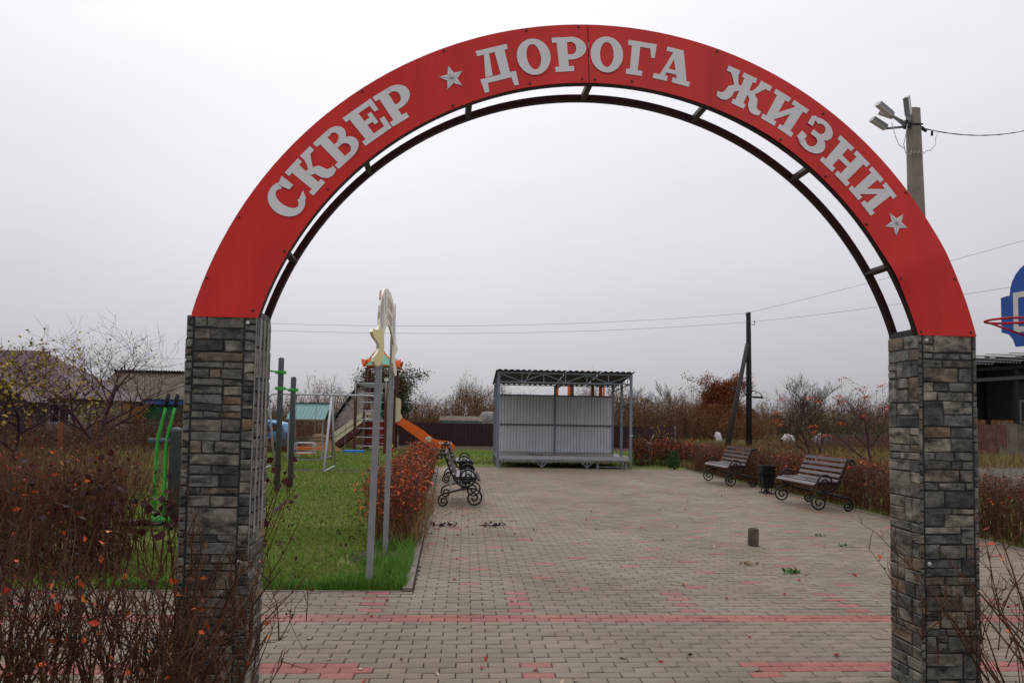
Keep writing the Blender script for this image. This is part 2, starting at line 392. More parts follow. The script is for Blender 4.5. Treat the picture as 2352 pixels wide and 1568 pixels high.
def blade_arrays(rg, P, h, wd, lean=.35, hvar=.5):
    P = np.asarray(P, float); N = len(P)
    hh = h*(1+hvar*rg.uniform(-1, 1, N)); an = rg.uniform(0, 2*PI, N); ln = lean*hh*rg.uniform(.1, 1.3, N)
    a2 = rg.uniform(0, 2*PI, N)
    top = P+np.stack([np.cos(an)*ln, np.sin(an)*ln, hh], 1)
    sd = np.stack([np.cos(a2), np.sin(a2), 0*a2], 1)*wd/2
    mid = P+np.stack([np.cos(an)*ln*.3, np.sin(an)*ln*.3, hh*.55], 1)
    V = np.stack([P-sd, P+sd, mid+sd*.8, mid-sd*.8, top], 1)
    b = (np.arange(N)*5)[:, None]
    Fc = np.concatenate([b+np.array([[0, 1, 2]]), b+np.array([[0, 2, 3]]), b+np.array([[3, 2, 4]])])
    return V.reshape(-1, 3), Fc

def grow_tree(seed, H, r0, levels=4, kids=(5, 5, 4), ratio=.62, spread=.8, up=.25, first=.28, wob=.12, lean=(0, 0), rmin=.004, steps=5):
    """segments of a branching skeleton and the points along its last twigs"""
    rn = random.Random(seed); segs = []; tips = []
    def br(p, d, L, r, lv):
        pts = [p]; q = p; dd = d.copy(); n = steps if lv < levels-1 else 3
        for i in range(n):
            dd = (dd+Vector((rn.gauss(0, wob), rn.gauss(0, wob), rn.gauss(0, wob)+up*.25))).normalized()
            t = q+dd*(L/n); a = r*(1-.75*i/n); b = r*(1-.75*(i+1)/n)
            segs.append((*q, *t, max(a, rmin), max(b, rmin*.7))); q = t; pts.append(q)
        if lv == levels-1:
            for k in range(1, n+1): tips.append((*pts[k],))
            return
        nk = kids[min(lv, len(kids)-1)]
        for k in range(nk):
            f = first+(1-first)*(k+rn.random()*.8)/nk if lv == 0 else .2+.8*(k+rn.random()*.8)/nk
            f = min(f, .98); x = f*n; i = min(int(x), n-1); o = pts[i].lerp(pts[i+1], x-i)
            ax = (pts[i+1]-pts[i]).normalized(); az = rn.uniform(0, 2*PI)
            s = ax.cross(Vector((math.cos(az), math.sin(az), .3))).normalized()
            nd = (ax*(1-spread*.55)+s*spread*rn.uniform(.7, 1.2)+Vector((0, 0, up))).normalized()
            br(o, nd, L*ratio*rn.uniform(.75, 1.15)*(1.12-.45*f if lv == 0 else 1), r*(1-.75*f)*.72, lv+1)
    br(Vector((0, 0, 0)), Vector((lean[0], lean[1], 1)).normalized(), H, r0, 0)
    return np.array(segs), np.array(tips)

def stems(rg, base, h, lean, r=.004, n=4, hvar=.18, twigs=4, twl=.16, outward=None, jit=.06):
    """upright shoots with side twigs: returns segments and points on the upper half"""
    B = np.asarray(base, float); N = len(B)
    an = rg.uniform(0, 2*PI, N); le = lean*rg.uniform(.1, 1, N)
    D = np.stack([np.cos(an)*le, np.sin(an)*le, np.ones(N)], 1)
    if outward is not None: D[:, :2] += outward
    hh = h*(1+hvar*rg.uniform(-1, 1, N))
    P = [B]; d = D.copy()
    for i in range(n):
        d = d+rg.normal(0, jit*2, (N, 3))*np.array([1, 1, .2]); dn = d/np.linalg.norm(d, axis=1, keepdims=True)
        P.append(P[-1]+dn*(hh/n)[:, None])
    S = []
    for i in range(n):
        a = r*(1-.7*i/n); b = r*(1-.7*(i+1)/n)
        S.append(np.concatenate([P[i], P[i+1], np.full((N, 1), a), np.full((N, 1), b)], 1))
    LP = [P[-1], P[-2]]
    for k in range(twigs):
        t = rg.uniform(.25, .98, N)*n; i = np.minimum(t.astype(int), n-1); f = (t-i)[:, None]
        PA = np.stack(P, 1); o = PA[np.arange(N), i]*(1-f)+PA[np.arange(N), i+1]*f
        dv = rg.normal(size=(N, 3))*.8+np.array([0, 0, .9]); dv /= np.linalg.norm(dv, axis=1, keepdims=True)
        l = twl*rg.uniform(.3, 1.2, (N, 1)); m = o+dv*l*.55; e = m+(dv+rg.normal(0, .3, (N, 3)))*l*.45
        S.append(np.concatenate([o, m, np.full((N, 1), r*.5), np.full((N, 1), r*.4)], 1))
        S.append(np.concatenate([m, e, np.full((N, 1), r*.4), np.full((N, 1), r*.25)], 1))
        LP += [m, e]
    return np.concatenate(S), np.concatenate(LP)

# ------------------------------------------------------------------ ground
def sheet(name, poly, z, mat, kind='structure'):
    mb = MB(); mb.add([(x, y, z) for x, y in poly], [tuple(range(len(poly)))])
    o = part(name, mb, mat); o['kind'] = kind; return o
sheet('ground', [(-500, -60), (500, -60), (500, 900), (-500, 900)], -.06, 'ground')
def kerbx(y): return -.448-.0228*(y-6.757)
sheet('lawn', [(-9, 6.77), (kerbx(6.77)-.08, 6.77), (kerbx(23.5)-.08, 23.5), (7.0, 23.5), (9.5, 30), (11, 38), (-9, 38)], -.014, 'lawn')
sheet('verge', [(6.95, 8.75), (13, 8.75), (12.5, 17), (9.5, 23), (7.05, 23.4)], -.018, 'lawn')
sheet('soil_strip', [(-3.6, 36.2), (11.3, 36.8), (11.3, 40), (-3.6, 40)], -.006, 'soil')
sheet('dirt_road', [(12.5, 17.5), (60, 24), (60, 33), (10.5, 25.5)], -.03, 'road')

# ------------------------------------------------------------------ paving
PX, PY, JX, JY = .202, .0957, -1.3435, 5.83
reds = [(.398+.1, 4.773), (.41+.1, 4.575), (-.048+.05, 7.057), (.983+.08, 6.876), (.046+.08, 7.741), (.665+.08, 7.356), (.762+.08, 8.019), (-.173+.08, 8.325), (1.17+.08, 8.432),
        (2.087+.08, 6.966), (2.685+.08, 7.146), (2.388+.08, 7.626), (1.684+.08, 7.955), (2.392+.08, 8.232), (3.404+.08, 8.032), (3.606+.08, 7.076), (-.7, 4.58), (1.9, 4.58)]
red_cells = set()
for x, y in reds:
    j = round((y-JY)/PY); red_cells.add((math.floor((x-JX-(.101 if j % 2 else 0))/PX), j))
for j in (3, 5, 7, 9):
    for x in (-2.15, -.74, .485, 1.9, 3.31, 4.72, -3.56, 6.1): red_cells.add((math.floor((x-JX-(.101 if j % 2 else 0))/PX), j))
rn = random.Random(5)
for j in range(27, 190, 3):
    for k in range(-4, 5):
        i = int(13+k*8+((j//3) % 2)*4+rn.choice((-1, 0, 1)))
        if rn.random() < .75: red_cells.add((i, j+rn.choice((0, 1))))
bricks = []
for j in range(-48, 186):
    y = JY+j*PY
    for i in range(-52, 72):
        x0 = JX+i*PX+(.101 if j % 2 else 0); x1 = x0+PX
        if y < 6.735: lo, hi = -9, 13
        elif y < 8.7: lo, hi = kerbx(y)+.012, 13
        elif y < 23.45: lo, hi = kerbx(y)+.012, 7.03
        else: continue
        a, b = max(x0, lo), min(x1, hi)
        if b-a < .03: continue
        red = (i, j) in red_cells or j in (0, 1) or (j in (-11, -12) and (x0 < -.72 or x0 > 1.72)) or (j == -13 and (-.98 < x0 < -.72 or 1.7 < x0 < 1.95))
        bricks.append((a, b, y, red, b-a > .2))
paving = sheet('paving', [(-9.1, 1.0), (13.1, 1.0), (13.1, 8.75), (7.07, 8.75), (7.07, 23.5), (kerbx(23.5), 23.5), (kerbx(6.77), 6.77), (-9.1, 6.77)], -.011, 'sand')
def paver_arrays(bs, rg):
    A = np.array([(b[0], b[1], b[2]) for b in bs]); N = len(A); g = .0035; c = .0045
    x0, x1 = A[:, 0]+g, A[:, 1]-g; y0, y1 = A[:, 2]-PY/2+g, A[:, 2]+PY/2-g
    zt = rg.normal(0, .0011, N); tx = rg.normal(0, .0011, N); ty = rg.normal(0, .0008, N)
    def ring(dx, z): return np.stack([np.stack([x0+dx, y0+dx, z-tx-ty], 1), np.stack([x1-dx, y0+dx, z+tx-ty], 1), np.stack([x1-dx, y1-dx, z+tx+ty], 1), np.stack([x0+dx, y1-dx, z-tx+ty], 1)], 1)
    V = np.concatenate([ring(0, zt*0-.016), ring(0, zt-.003), ring(c, zt)], 1)
    b = (np.arange(N)*12)[:, None]
    q = [[8, 9, 10, 11]]+[[k, (k+1) % 4, 4+(k+1) % 4, 4+k] for k in range(4)]+[[4+k, 4+(k+1) % 4, 8+(k+1) % 4, 8+k] for k in range(4)]
    return V.reshape(-1, 3), np.concatenate([b+np.array([z]) for z in q])
Ci = cam.matrix_world.inverted()
def pix(p):
    q = Ci @ Vector(p); s = 1709.5/-q.z; return 1176+q.x*s, 867.7-q.y*s
vis = []
for b in bricks:
    if b[4] and b[2] < 9.5 and b[2] > 4:
        u, v = pix(((b[0]+b[1])/2, b[2], 0))
        if 592 < u < 2036 and 1120 < v < 1560: vis.append(b)
vis.sort(key=lambda b: b[2]); near = set(id(b) for b in vis[:300])
rg = np.random.default_rng(3)
um = {}
for red in (False, True):
    V, Fq = paver_arrays([(-PX/2, PX/2, 0)], np.random.default_rng(1))
    o = fastmesh('paver', V, Fq, MT['red_paver' if red else 'paver'], paving); um[red] = [o, False]
for b in vis[:300]:
    o, used = um[b[3]]
    if used: o = o.copy(); COL.objects.link(o)
    else: um[b[3]][1] = True
    o.location = ((b[0]+b[1])/2, b[2], rn.gauss(0, .0011)); o.rotation_euler = (rn.gauss(0, .012), rn.gauss(0, .008), rn.gauss(0, .006))
for red in (False, True):
    V, Fq = paver_arrays([b for b in bricks if b[3] == red and id(b) not in near], rg)
    fastmesh('paver_field', V, Fq, MT['red_paver' if red else 'paver'], paving, kind='stuff')

kerb = MB(); ky = 6.765
kroot = None
while ky < 23.4:
    y2 = min(ky+.99, 23.45); mb = MB()
    a, b = kerbx(ky), kerbx(y2); dz = rn.uniform(-.006, .006)
    vs = [(a-.082, ky, -.05), (a, ky, -.05), (b, y2, -.05), (b-.082, y2, -.05)]
    up = [(x, y, .028+dz) for x, y, z in vs]
    mb.add(vs+up, [(0, 1, 5, 4), (1, 2, 6, 5), (2, 3, 7, 6), (3, 0, 4, 7), (4, 5, 6, 7)])
    part('kerb_stone', mb, 'kerb', paving); ky += 1.0
for x in np.arange(-8.9, kerbx(6.77)-.2, 1.0):
    mb = MB(); mb.box(x, 6.74, -.05, min(x+.99, kerbx(6.77)-.085), 6.775, .004); part('kerb_stone', mb, 'kerb', paving)
for y in np.arange(8.8, 23.3, 1.0):
    mb = MB(); mb.box(7.035, y, -.05, 7.1, y+.99, .012); part('kerb_stone', mb, 'kerb', paving)

# ------------------------------------------------------------------ entrance arch with its two pillars
PSI = .0104; AX, AY, AZ = .7474, 4.2, 1.5157
def stone_face(parent, o, ax, ay, W, H, seed, small=1.0):
    """courses of uneven stones on one pillar face"""
    r = random.Random(seed); z = 0
    o, ax, ay = Vector(o), Vector(ax), Vector(ay); nn = ax.cross(ay)
    cells = []
    while z < H-.01:
        h = r.choice((.04, .05, .055, .065, .07, .085, .10, .15))*small
        if H-z-h < .05: h = H-z
        x = 0
        while x < W-.005:
            wd = r.choice((.06, .08, .11, .15, .20))*small*1.1
            if W-x-wd < .05: wd = W-x
            if h > .095*small and r.random() < .55:
                k = r.uniform(.4, .6); cells += [(x, z, x+wd, z+h*k), (x, z+h*k, x+wd, z+h)]
            else: cells.append((x, z, x+wd, z+h))
            x += wd
        z += h
    for x0, z0, x1, z1 in cells:
        g = .0036; j = lambda: r.uniform(-.0045, .0045)
        q = [(x0+g+j()*(x0 > 0), z0+g+j()), (x1-g+j()*(x1 < W-.001), z0+g+j()), (x1-g+j()*(x1 < W-.001), z1-g+j()), (x0+g+j()*(x0 > 0), z1-g+j())]
        t = r.uniform(.003, .0075); c = .004
        cx, cz = (x0+x1)/2, (z0+z1)/2
        q2 = [(px-c*(1 if px > cx else -1), pz-c*(1 if pz > cz else -1)) for px, pz in q]
        mb = MB(); C0 = o+ax*cx+ay*cz
        A = [o+ax*p[0]+ay*p[1]-C0 for p in q]; B = [o+ax*p[0]+ay*p[1]+nn*t-C0 for p in q2]
        mb.add(A+B, [(4, 5, 6, 7)]+[(i, (i+1) % 4, 4+(i+1) % 4, 4+i) for i in range(4)])
        s = part('stone', mb, 'stone', parent); s.location = C0
def pillar(xa, xb, label, seed, inner):
    W = xb-xa; D = .31; H = 2.088
    a, n = Vector((math.cos(PSI), math.sin(PSI), 0)), Vector((-math.sin(PSI), math.cos(PSI), 0))
    loc = Vector((AX, AY, 0))+a*xa
    t = thing('stone_clad_pillar', label, 'pillar', loc, PSI, 'pillars carrying the entrance arch')
    mb = MB(); mb.box(.004, .004, -.1, W-.004, D-.004, H); part('core', mb, 'pillar', t)
    st = .042
    stone_face(t, (st if inner > 0 else .03, .004, 0), (1, 0, 0), (0, 0, 1), W-st-.07 if inner > 0 else W-.06, H, seed)
    # corner strips folded from the neighbouring sheets
    if inner > 0:
        stone_face(t, (0, .003, 0), (1, 0, 0), (0, 0, 1), st-.003, H, seed+1, .8)
        stone_face(t, (W-.068, .003, 0), (1, 0, 0), (0, 0, 1), .066, H, seed+2, .8)
    else:
        stone_face(t, (0, .003, 0), (1, 0, 0), (0, 0, 1), .028, H, seed+1, .9)
        stone_face(t, (W-.029, .003, 0), (1, 0, 0), (0, 0, 1), .028, H, seed+2, .9)
    stone_face(t, (W-.004, 0, 0), (0, 1, 0), (0, 0, 1), D, H, seed+3, 1.15 if inner > 0 else 1.3)
    stone_face(t, (.004, D, 0), (0, -1, 0), (0, 0, 1), D, H, seed+4, 1.0 if inner < 0 else 1.3)
    if inner > 0:
        for y in (.045, .125, .205):
            mb = MB(); mb.box(W+.002, y, .9, W+.006, y+.028, H-.002); part('trim_strip', mb, 'trim', t)
        mb = MB(); mb.box(W-.006, -.006, .75, W-.001, -.001, H-.002); part('trim_strip', mb, 'trim', t)
    for z in (H-.035, .75):
        mb = MB(); mb.lathe([(.011, 0), (.011, .004), (.006, .008)], 8)
        s = part('screw', mb, 'washer', t); s.location = (W-.05 if inner > 0 else .05, -.004, z); s.rotation_euler = (PI/2, 0, 0)
    return t
pillar(-2.292, -1.91, 'dark stone clad pillar at the left end of the red arch, behind bare twigs', 11, 1)
pillar(1.907, 2.271, 'dark stone clad pillar at the right end of the red arch, beside the basketball hoop', 47, -1)

arch = thing('entrance_arch', 'red arched park sign with silver lettering spanning two stone clad pillars', 'arch', (AX, AY, 0), PSI)
ZB = 2.093-AZ                       # arcs end on the pillar tops
def pol(th, r, y=0): return (r*math.sin(th), y, AZ+r*math.cos(th))
def arc_tube(r, y, wr, wy, name):
    te = math.acos(ZB/r); n = 72; mb = MB(); vs = []; fs = []
    for i in range(n+1):
        th = -te+2*te*i/n
        for dr, dy in ((-wr/2, 0), (wr/2, 0), (wr/2, wy), (-wr/2, wy)): vs.append(pol(th, r+dr, y+dy))
    for i in range(n):
        for k in range(4): fs.append((i*4+k, i*4+(k+1) % 4, i*4+4+(k+1) % 4, i*4+4+k))
    mb.add(vs, fs); part(name, mb, 'frame', arch)
arc_tube(2.322, .004, .040, .04, 'frame_rail'); arc_tube(2.008, .004, .036, .04, 'frame_rail')
arc_tube(2.322, .275, .036, .035, 'frame_rail'); arc_tube(2.026, .275, .038, .035, 'frame_rail')
for d in (-62, -42.1, -22.4, -1.7, 18.4, 39.2, 60.9):
    th = rad(d)
    for r in (2.010, 2.322):
        mb = MB(); mb.bar(pol(th, r, .04), pol(th, r+.012, .28), .034, .03, up=pol(th, 1)); part('strut', mb, 'frame', arch)
mb = MB(); mb.bar(pol(rad(-2.3), 2.0, .03), pol(rad(-2.3), 2.32, .03), .03, .03, up=(0, 1, 0)); part('strut', mb, 'frame', arch)
for sg in (-1, 1):
    for r in (2.02, 2.30):
        te = math.acos(ZB/r)*sg; x = r*math.sin(te)
        mb = MB(); mb.bar((x, 0.0, 2.108), (x, .31, 2.108), .04, .035); part('foot_bar', mb, 'frame', arch)
    x1 = 2.02*math.sin(math.acos(ZB/2.02))*sg; x2 = 2.30*math.sin(math.acos(ZB/2.30))*sg
    mb = MB(); mb.bar((x1, .29, 2.108), (x2, .29, 2.108), .03, .035); part('foot_bar', mb, 'frame', arch)
# sheet-metal panels: two halves that meet near the top, gently dented on the right
SEAM = rad(-2.05)
def dent(th, r):
    d = -.0012+.0012*math.sin(th*9+r*3)
    if th > 0:
        g = math.exp(-((math.degrees(th)-62.5)/3.2)**2); d -= .014*g*(1-.5*(r-1.99)/.35)
        g2 = math.exp(-((math.degrees(th)-30)/9)**2); d -= .010*g2*max(0, (2.1-r)/.11)
    return d
panels = []
for sg in (-1, 1):
    mb = MB(); n = 90; m = 7; vs = []
    for i in range(n+1):
        for k in range(m+1):
            r = 1.990+(2.337-1.990)*k/m; te = math.acos((ZB-.009)/r)
            th = SEAM-.0012+(-te-SEAM)*i/n if sg < 0 else SEAM+.0012+(te-SEAM)*i/n
            vs.append((*pol(th, r, -.004+dent(th, r)),))
    fs = [(i*(m+1)+k, i*(m+1)+k+1, (i+1)*(m+1)+k+1, (i+1)*(m+1)+k) for i in range(n) for k in range(m)]
    if sg > 0: fs = [f[::-1] for f in fs]
    mb.add(vs, fs); p = part('panel', mb, 'red', arch, label='left red panel half' if sg < 0 else 'right red panel half with a dent near its foot')
    sol = p.modifiers.new('thick', 'SOLIDIFY'); sol.thickness = .003; sol.offset = -1
    panels.append(p)

# --- lettering: heavy slab-serif Cyrillic, each glyph drawn from strokes in a unit box
def band(cx, cz, rx, rz, ix, iz, a0, a1, n=26, sx=0, sz=0):
    A = [(cx+rx*math.cos(rad(a0+(a1-a0)*i/n)), cz+rz*math.sin(rad(a0+(a1-a0)*i/n))) for i in range(n+1)]
    B = [(cx+sx+ix*math.cos(rad(a0+(a1-a0)*i/n)), cz+sz+iz*math.sin(rad(a0+(a1-a0)*i/n))) for i in range(n+1)]
    return [[A[i], A[i+1], B[i+1], B[i]] for i in range(n)]
def rect(x0, z0, x1, z1): return [[(x0, z0), (x1, z0), (x1, z1), (x0, z1)]]
def flip(ps, c): return [[(2*c-x, z) for x, z in p][::-1] for p in ps]
KARM = [[(.40, .46), (.53, .40), (.66, .58), (.56, .68)], [(.56, .68), (.66, .58), (.76, .72), (.62, .84)], [(.62, .84), (.76, .72), (.86, .84), (.62, 1.0)], [(.62, 1.0), (.86, .84), (1.0, .84), (1.0, 1.0)],
        [(.40, .60), (.40, .44), (.54, .36), (.60, .56)], [(.60, .56), (.54, .36), (.58, .16), (.78, .44)], [(.78, .44), (.58, .16), (.70, .02), (.86, .22)], [(.86, .22), (.70, .02), (.86, -.02), (1.04, .03)], [(.86, .22), (1.04, .03), (1.05, .17), (.95, .17)]]
GL = {
    'С': band(.48, .5, .50, .53, .21, .36, 52, 318, 34, .02)+[[(.70, .93), (.93, 1.0), (.93, .60), (.76, .60)], [(.70, .78), (.76, .60), (.80, .93), (.70, .93)], [(.64, .10), (.72, .24), (.98, .30), (.86, .10)]],
    'К': rect(.14, .14, .42, .86)+rect(.02, 0, .54, .15)+rect(.02, .85, .54, 1)+KARM,
    'В': rect(.13, .14, .40, .86)+rect(.01, 0, .56, .15)+rect(.01, .85, .54, 1)+rect(.38, .45, .56, .58)+band(.53, .735, .36, .265, .13, .13, -90, 90, 16)+band(.55, .29, .42, .29, .16, .15, -90, 90, 16),
    'Е': rect(.13, .14, .41, .86)+rect(.01, 0, .92, .15)+rect(.01, .85, .90, 1)+rect(.40, .43, .60, .57)+rect(.58, .33, .70, .68)+[[(.76, .14), (.92, .14), (.92, .38), (.78, .38)], [(.76, .86), (.78, .62), (.90, .62), (.90, .86)]],
    'Р': rect(.13, .14, .41, .86)+rect(.01, 0, .56, .15)+rect(.01, .85, .52, 1)+rect(.40, .34, .52, .49)+band(.50, .67, .43, .33, .16, .18, -90, 90, 18),
    'Д': rect(.10, .85, .98, 1)+[[(.30, .86), (.44, .86), (.36, .20), (.14, .20)]]+rect(.60, .14, .88, .86)+rect(-.02, .04, 1.06, .19)+[[(-.02, .05), (.16, .05), (.12, -.22), (-.02, -.22)], [(.88, .05), (1.06, .05), (1.06, -.22), (.92, -.22)]],
    'О': band(.5, .5, .50, .53, .21, .37, 0, 360, 44),
    'Г': rect(.13, .14, .41, .86)+rect(.0, 0, .58, .15)+rect(.0, .85, .94, 1)+[[(.74, .86), (.82, .58), (.94, .58), (.94, .86)]],
    'А': [[(.17, .14), (.31, .14), (.50, .76), (.42, .86)], [(.42, .86), (.50, .60), (.66, .14), (.94, .14)], [(.42, .86), (.94, .14), (.68, .98), (.44, .98)]]+rect(.24, .87, .68, 1)+rect(.28, .25, .66, .37)+rect(.0, 0, .40, .15)+rect(.54, 0, 1.04, .15),
    'И': rect(.12, .14, .40, .86)+rect(.74, .14, 1.02, .86)+rect(.0, 0, .50, .15)+rect(.0, .85, .52, 1)+rect(.62, 0, 1.14, .15)+rect(.62, .85, 1.14, 1)+[[(.38, .16), (.44, .24), (.76, .84), (.76, .60)], [(.38, .40), (.38, .16), (.76, .60), (.76, .84)]],
    'Н': rect(.12, .14, .40, .86)+rect(.74, .14, 1.02, .86)+rect(.0, 0, .52, .15)+rect(.0, .85, .52, 1)+rect(.62, 0, 1.14, .15)+rect(.62, .85, 1.14, 1)+rect(.38, .43, .76, .58),
    'З': band(.46, .745, .42, .285, .16, .15, -88, 150, 22)+band(.46, .285, .48, .315, .18, .165, -152, 88, 24)+rect(.30, .44, .48, .60)+[[(.03, .90), (.16, .98), (.22, .66), (.05, .64)], [(.0, .12), (.04, .36), (.26, .32), (.22, .06)]],
}
GL['Ж'] = [[(x+.40, z) for x, z in p] for p in rect(.14, .14, .42, .86)+rect(.06, 0, .50, .15)+rect(.06, .85, .50, 1)+KARM]
GL['Ж'] += flip([[(x+.40, z) for x, z in p] for p in KARM], .68)
R_B, R_T = 2.058, 2.262
def letter(ch, d0, d1, sign):
    xs = [x for p in GL[ch] for x, z in p]; lo, hi = min(xs), max(xs)
    mb = MB(); k = 0
    for p in GL[ch]:
        k += 1; yy = -.0062-.00012*k
        q = []
        for x, z in p:
            th = rad(d0+(d1-d0)*(x-lo)/(hi-lo)); r = R_B+(R_T-R_B)*z
            q.append(pol(th, r, yy+dent(th, r)))
        c = (Vector(q[1])-Vector(q[0])).cross(Vector(q[2])-Vector(q[1]))
        mb.add(q, [tuple(range(len(q)))] if c.y < 0 else [tuple(range(len(q)-1, -1, -1))])
    part('letter', mb, 'letter', sign)
for ch, a, b in (('С', -57.6, -52.6), ('К', -52.2, -46.7), ('В', -46.4, -41.2), ('Е', -40.8, -35.7), ('Р', -35.5, -30.4), ('Д', -19.6, -13.8), ('О', -13.2, -8.0), ('Р', -7.5, -2.4)):
    letter(ch, a, b, panels[0])
for ch, a, b in (('О', -1.75, 3.35), ('Г', 4.0, 8.3), ('А', 8.5, 14.6), ('Ж', 19.3, 27.1), ('И', 27.5, 33.4), ('З', 34.1, 39.0), ('Н', 39.5, 45.7), ('И', 46.2, 52.0)):
    letter(ch, a, b, panels[1])
def star(d, r, R, rot, sign):
    th = rad(d); C = Vector(pol(th, r, -.008)); u = Vector((math.cos(th), 0, -math.sin(th))); v = Vector((math.sin(th), 0, math.cos(th)))
    P = []
    for i in range(10):
        a = PI/2+rot-i*PI/5; q = R if i % 2 == 0 else R*.42
        P.append(C+u*q*math.cos(a)+v*q*math.sin(a))
    mb = MB(); top = C+Vector((0, -.0008, 0))
    mb.add(P+[top], [(i, (i+1) % 10, 10) for i in range(10)]); s = part('star', mb, 'letter', sign)
    mb = MB()
    for i in range(10):
        mb.bar(P[i].lerp(top, .06)+Vector((0, -.0012, 0)), top+Vector((0, -.0012, 0)), .0016, .001, up=(0, 1, 0))
    mb.lathe([(.004, 0), (.004, .001)], 6, top); part('star_line', mb, 'line', s)
star(-23.68, 2.158, .074, rad(-6), panels[0]); star(55.4, 2.161, .074, rad(18), panels[1])
for i, (d, r) in enumerate([(-70.4, 2.326), (-72.6, 2.03), (-49.9, 2.023), (-36.2, 2.325), (-23.2, 2.322), (-25.3, 2.008), (-3.4, 2.322), (-3.2, 2.012), (-1.1, 2.01), (5.15, 2.018), (17.25, 2.32), (35.5, 2.30), (32.2, 2.006), (52.4, 2.322), (52.7, 2.006), (63.5, 2.008), (73.0, 2.012), (75.2, 2.31), (-11, 2.322), (-12, 2.01), (-61, 2.322), (-62, 2.012), (42, 2.01), (67, 2.32)]):
    th = rad(d); mb = MB(); mb.lathe([(.0075, 0), (.0075, .003), (.004, .006)], 8)
    s = part('screw', mb, 'screw', panels[0 if d < -2.05 else 1]); s.location = pol(th, r, -.0045+dent(th, r)); s.rotation_euler = (PI/2, 0, 0)

# ------------------------------------------------------------------ covered stage
st = thing('open_air_stage', 'grey steel open air stage with corrugated back wall at the end of the paving', 'stage', (3.16, 23.7, 0))
SO = (3.16, 23.7, 0)
def sp(name, mb, mat, **k): return part(name, mb, mat, st, shift=SO, **k)
XL, XR, YF, YB = 1.03, 5.30, 23.7, 26.6
for x, y, h in ((XL, YF, 3.04), (XR, YF, 3.04), (XL, YF+1.45, 2.88), (XR, YF+1.45, 2.88), (XL, YB, 2.74), ((XL+XR)/2+.02, YB, 2.74), (XR-.02, YB, 2.74)):
    mb = MB(); mb.box(x-.04, y-.04, 0, x+.04, y+.04, h); sp('post', mb, 'steel')
mb = MB(); mb.box(XL+.04, YF-.02, .352, XR-.04, YB-.06, .378); sp('deck_board', mb, 'deck')
mb = MB(); mb.box(XL+.045, YF-.035, .262, XR-.045, YF-.022, .376); sp('deck_edge', mb, 'edge')
for x0 in (XL-.012, XR+.005):
    mb = MB(); mb.box(x0, YF+.045, .262, x0+.008, YB-.06, .376); sp('deck_edge', mb, 'edge')
mb = MB(); mb.box(XL+.04, YF-.025, .195, XR-.04, YF+.025, .245); sp('rail', mb, 'steel')
for y in (YF+1.4, YB-.1):
    mb = MB(); mb.box(XL+.04, y, .195, XR-.04, y+.05, .245); sp('rail', mb, 'steel')
for x in (2.447, 3.899):
    for y in (YF, YF+1.45):
        mb = MB(); mb.box(x-.02, y-.02, 0, x+.02, y+.02, .195); sp('leg', mb, 'steel')
for x, sg in ((XL, 1), (2.447, -1), (2.447, 1), (3.899, -1), (3.899, 1), (XR, -1)):
    mb = MB(); mb.bar((x+sg*.02, YF, .03), (x+sg*.19, YF, .2), .03, .025, up=(0, 1, 0)); sp('brace', mb, 'steel')
# front truss
mb = MB(); mb.box(XL+.04, YF-.02, 2.69, XR-.04, YF+.02, 2.73); sp('truss_chord', mb, 'steel')
mb = MB(); mb.box(XL+.04, YF-.02, 2.985, XR-.04, YF+.02, 3.03); sp('truss_chord', mb, 'steel')
nb = 6; xs = [XL+.04+(XR-XL-.08)*i/nb for i in range(nb+1)]
for i in range(1, nb):
    mb = MB(); mb.box(xs[i]-.016, YF-.016, 2.73, xs[i]+.016, YF+.016, 2.985); sp('truss_web', mb, 'steel')
for i in range(nb):
    a, b = ((2.97, 2.74) if i % 2 == 0 else (2.74, 2.97))
    mb = MB(); mb.bar((xs[i]+.03, YF, a), (xs[i+1]-.03, YF, b), .028, .028, up=(0, 1, 0)); sp('truss_web', mb, 'steel')
# side trusses
for x in (XL, XR, (XL+XR)/2):
    mb = MB(); mb.bar((x, YF+.04, 2.72), (x, YB-.04, 2.58), .03, .03); sp('truss_chord', mb, 'steel')
    mb = MB(); mb.bar((x, YF+.04, 3.0), (x, YB-.04, 2.70), .03, .03); sp('truss_chord', mb, 'steel')
    n = 8
    for i in range(n):
        t0, t1 = (i+.1)/n, (i+.9)/n; y0, y1 = YF+(YB-YF)*t0, YF+(YB-YF)*t1
        lo = lambda t: 2.72-.14*t; hi = lambda t: 3.0-.30*t
        mb = MB(); mb.bar((x, y0, hi(t0) if i % 2 else lo(t0)), (x, y1, lo(t1) if i % 2 else hi(t1)), .018, .018, up=(1, 0, 0)); sp('truss_web', mb, 'steel')
def corrugated(x0, x1, p0, p1, pitch, depth, prof, nrm):
    """trapezoid-ribbed sheet from edge p0 to edge p1 (given as y,z), ribs along it"""
    xs, hs = [], []; x = x0
    while x < x1-1e-6:
        for f, h in prof:
            if x+f*pitch <= x1+1e-6: xs.append(x+f*pitch); hs.append(h*depth)
        x += pitch
    xs.append(x1); hs.append(hs[-1])
    mb = MB(); k = len(xs); n = Vector(nrm)
    vs = [Vector((a, p0[0], p0[1]))+n*h for a, h in zip(xs, hs)]+[Vector((a, p1[0], p1[1]))+n*h for a, h in zip(xs, hs)]
    mb.add(vs, [(i, i+1, k+i+1, k+i) for i in range(k-1)]); return mb
TRAP = ((0, 0), (.3, 0), (.4, 1), (.9, 1), (.999, 0))
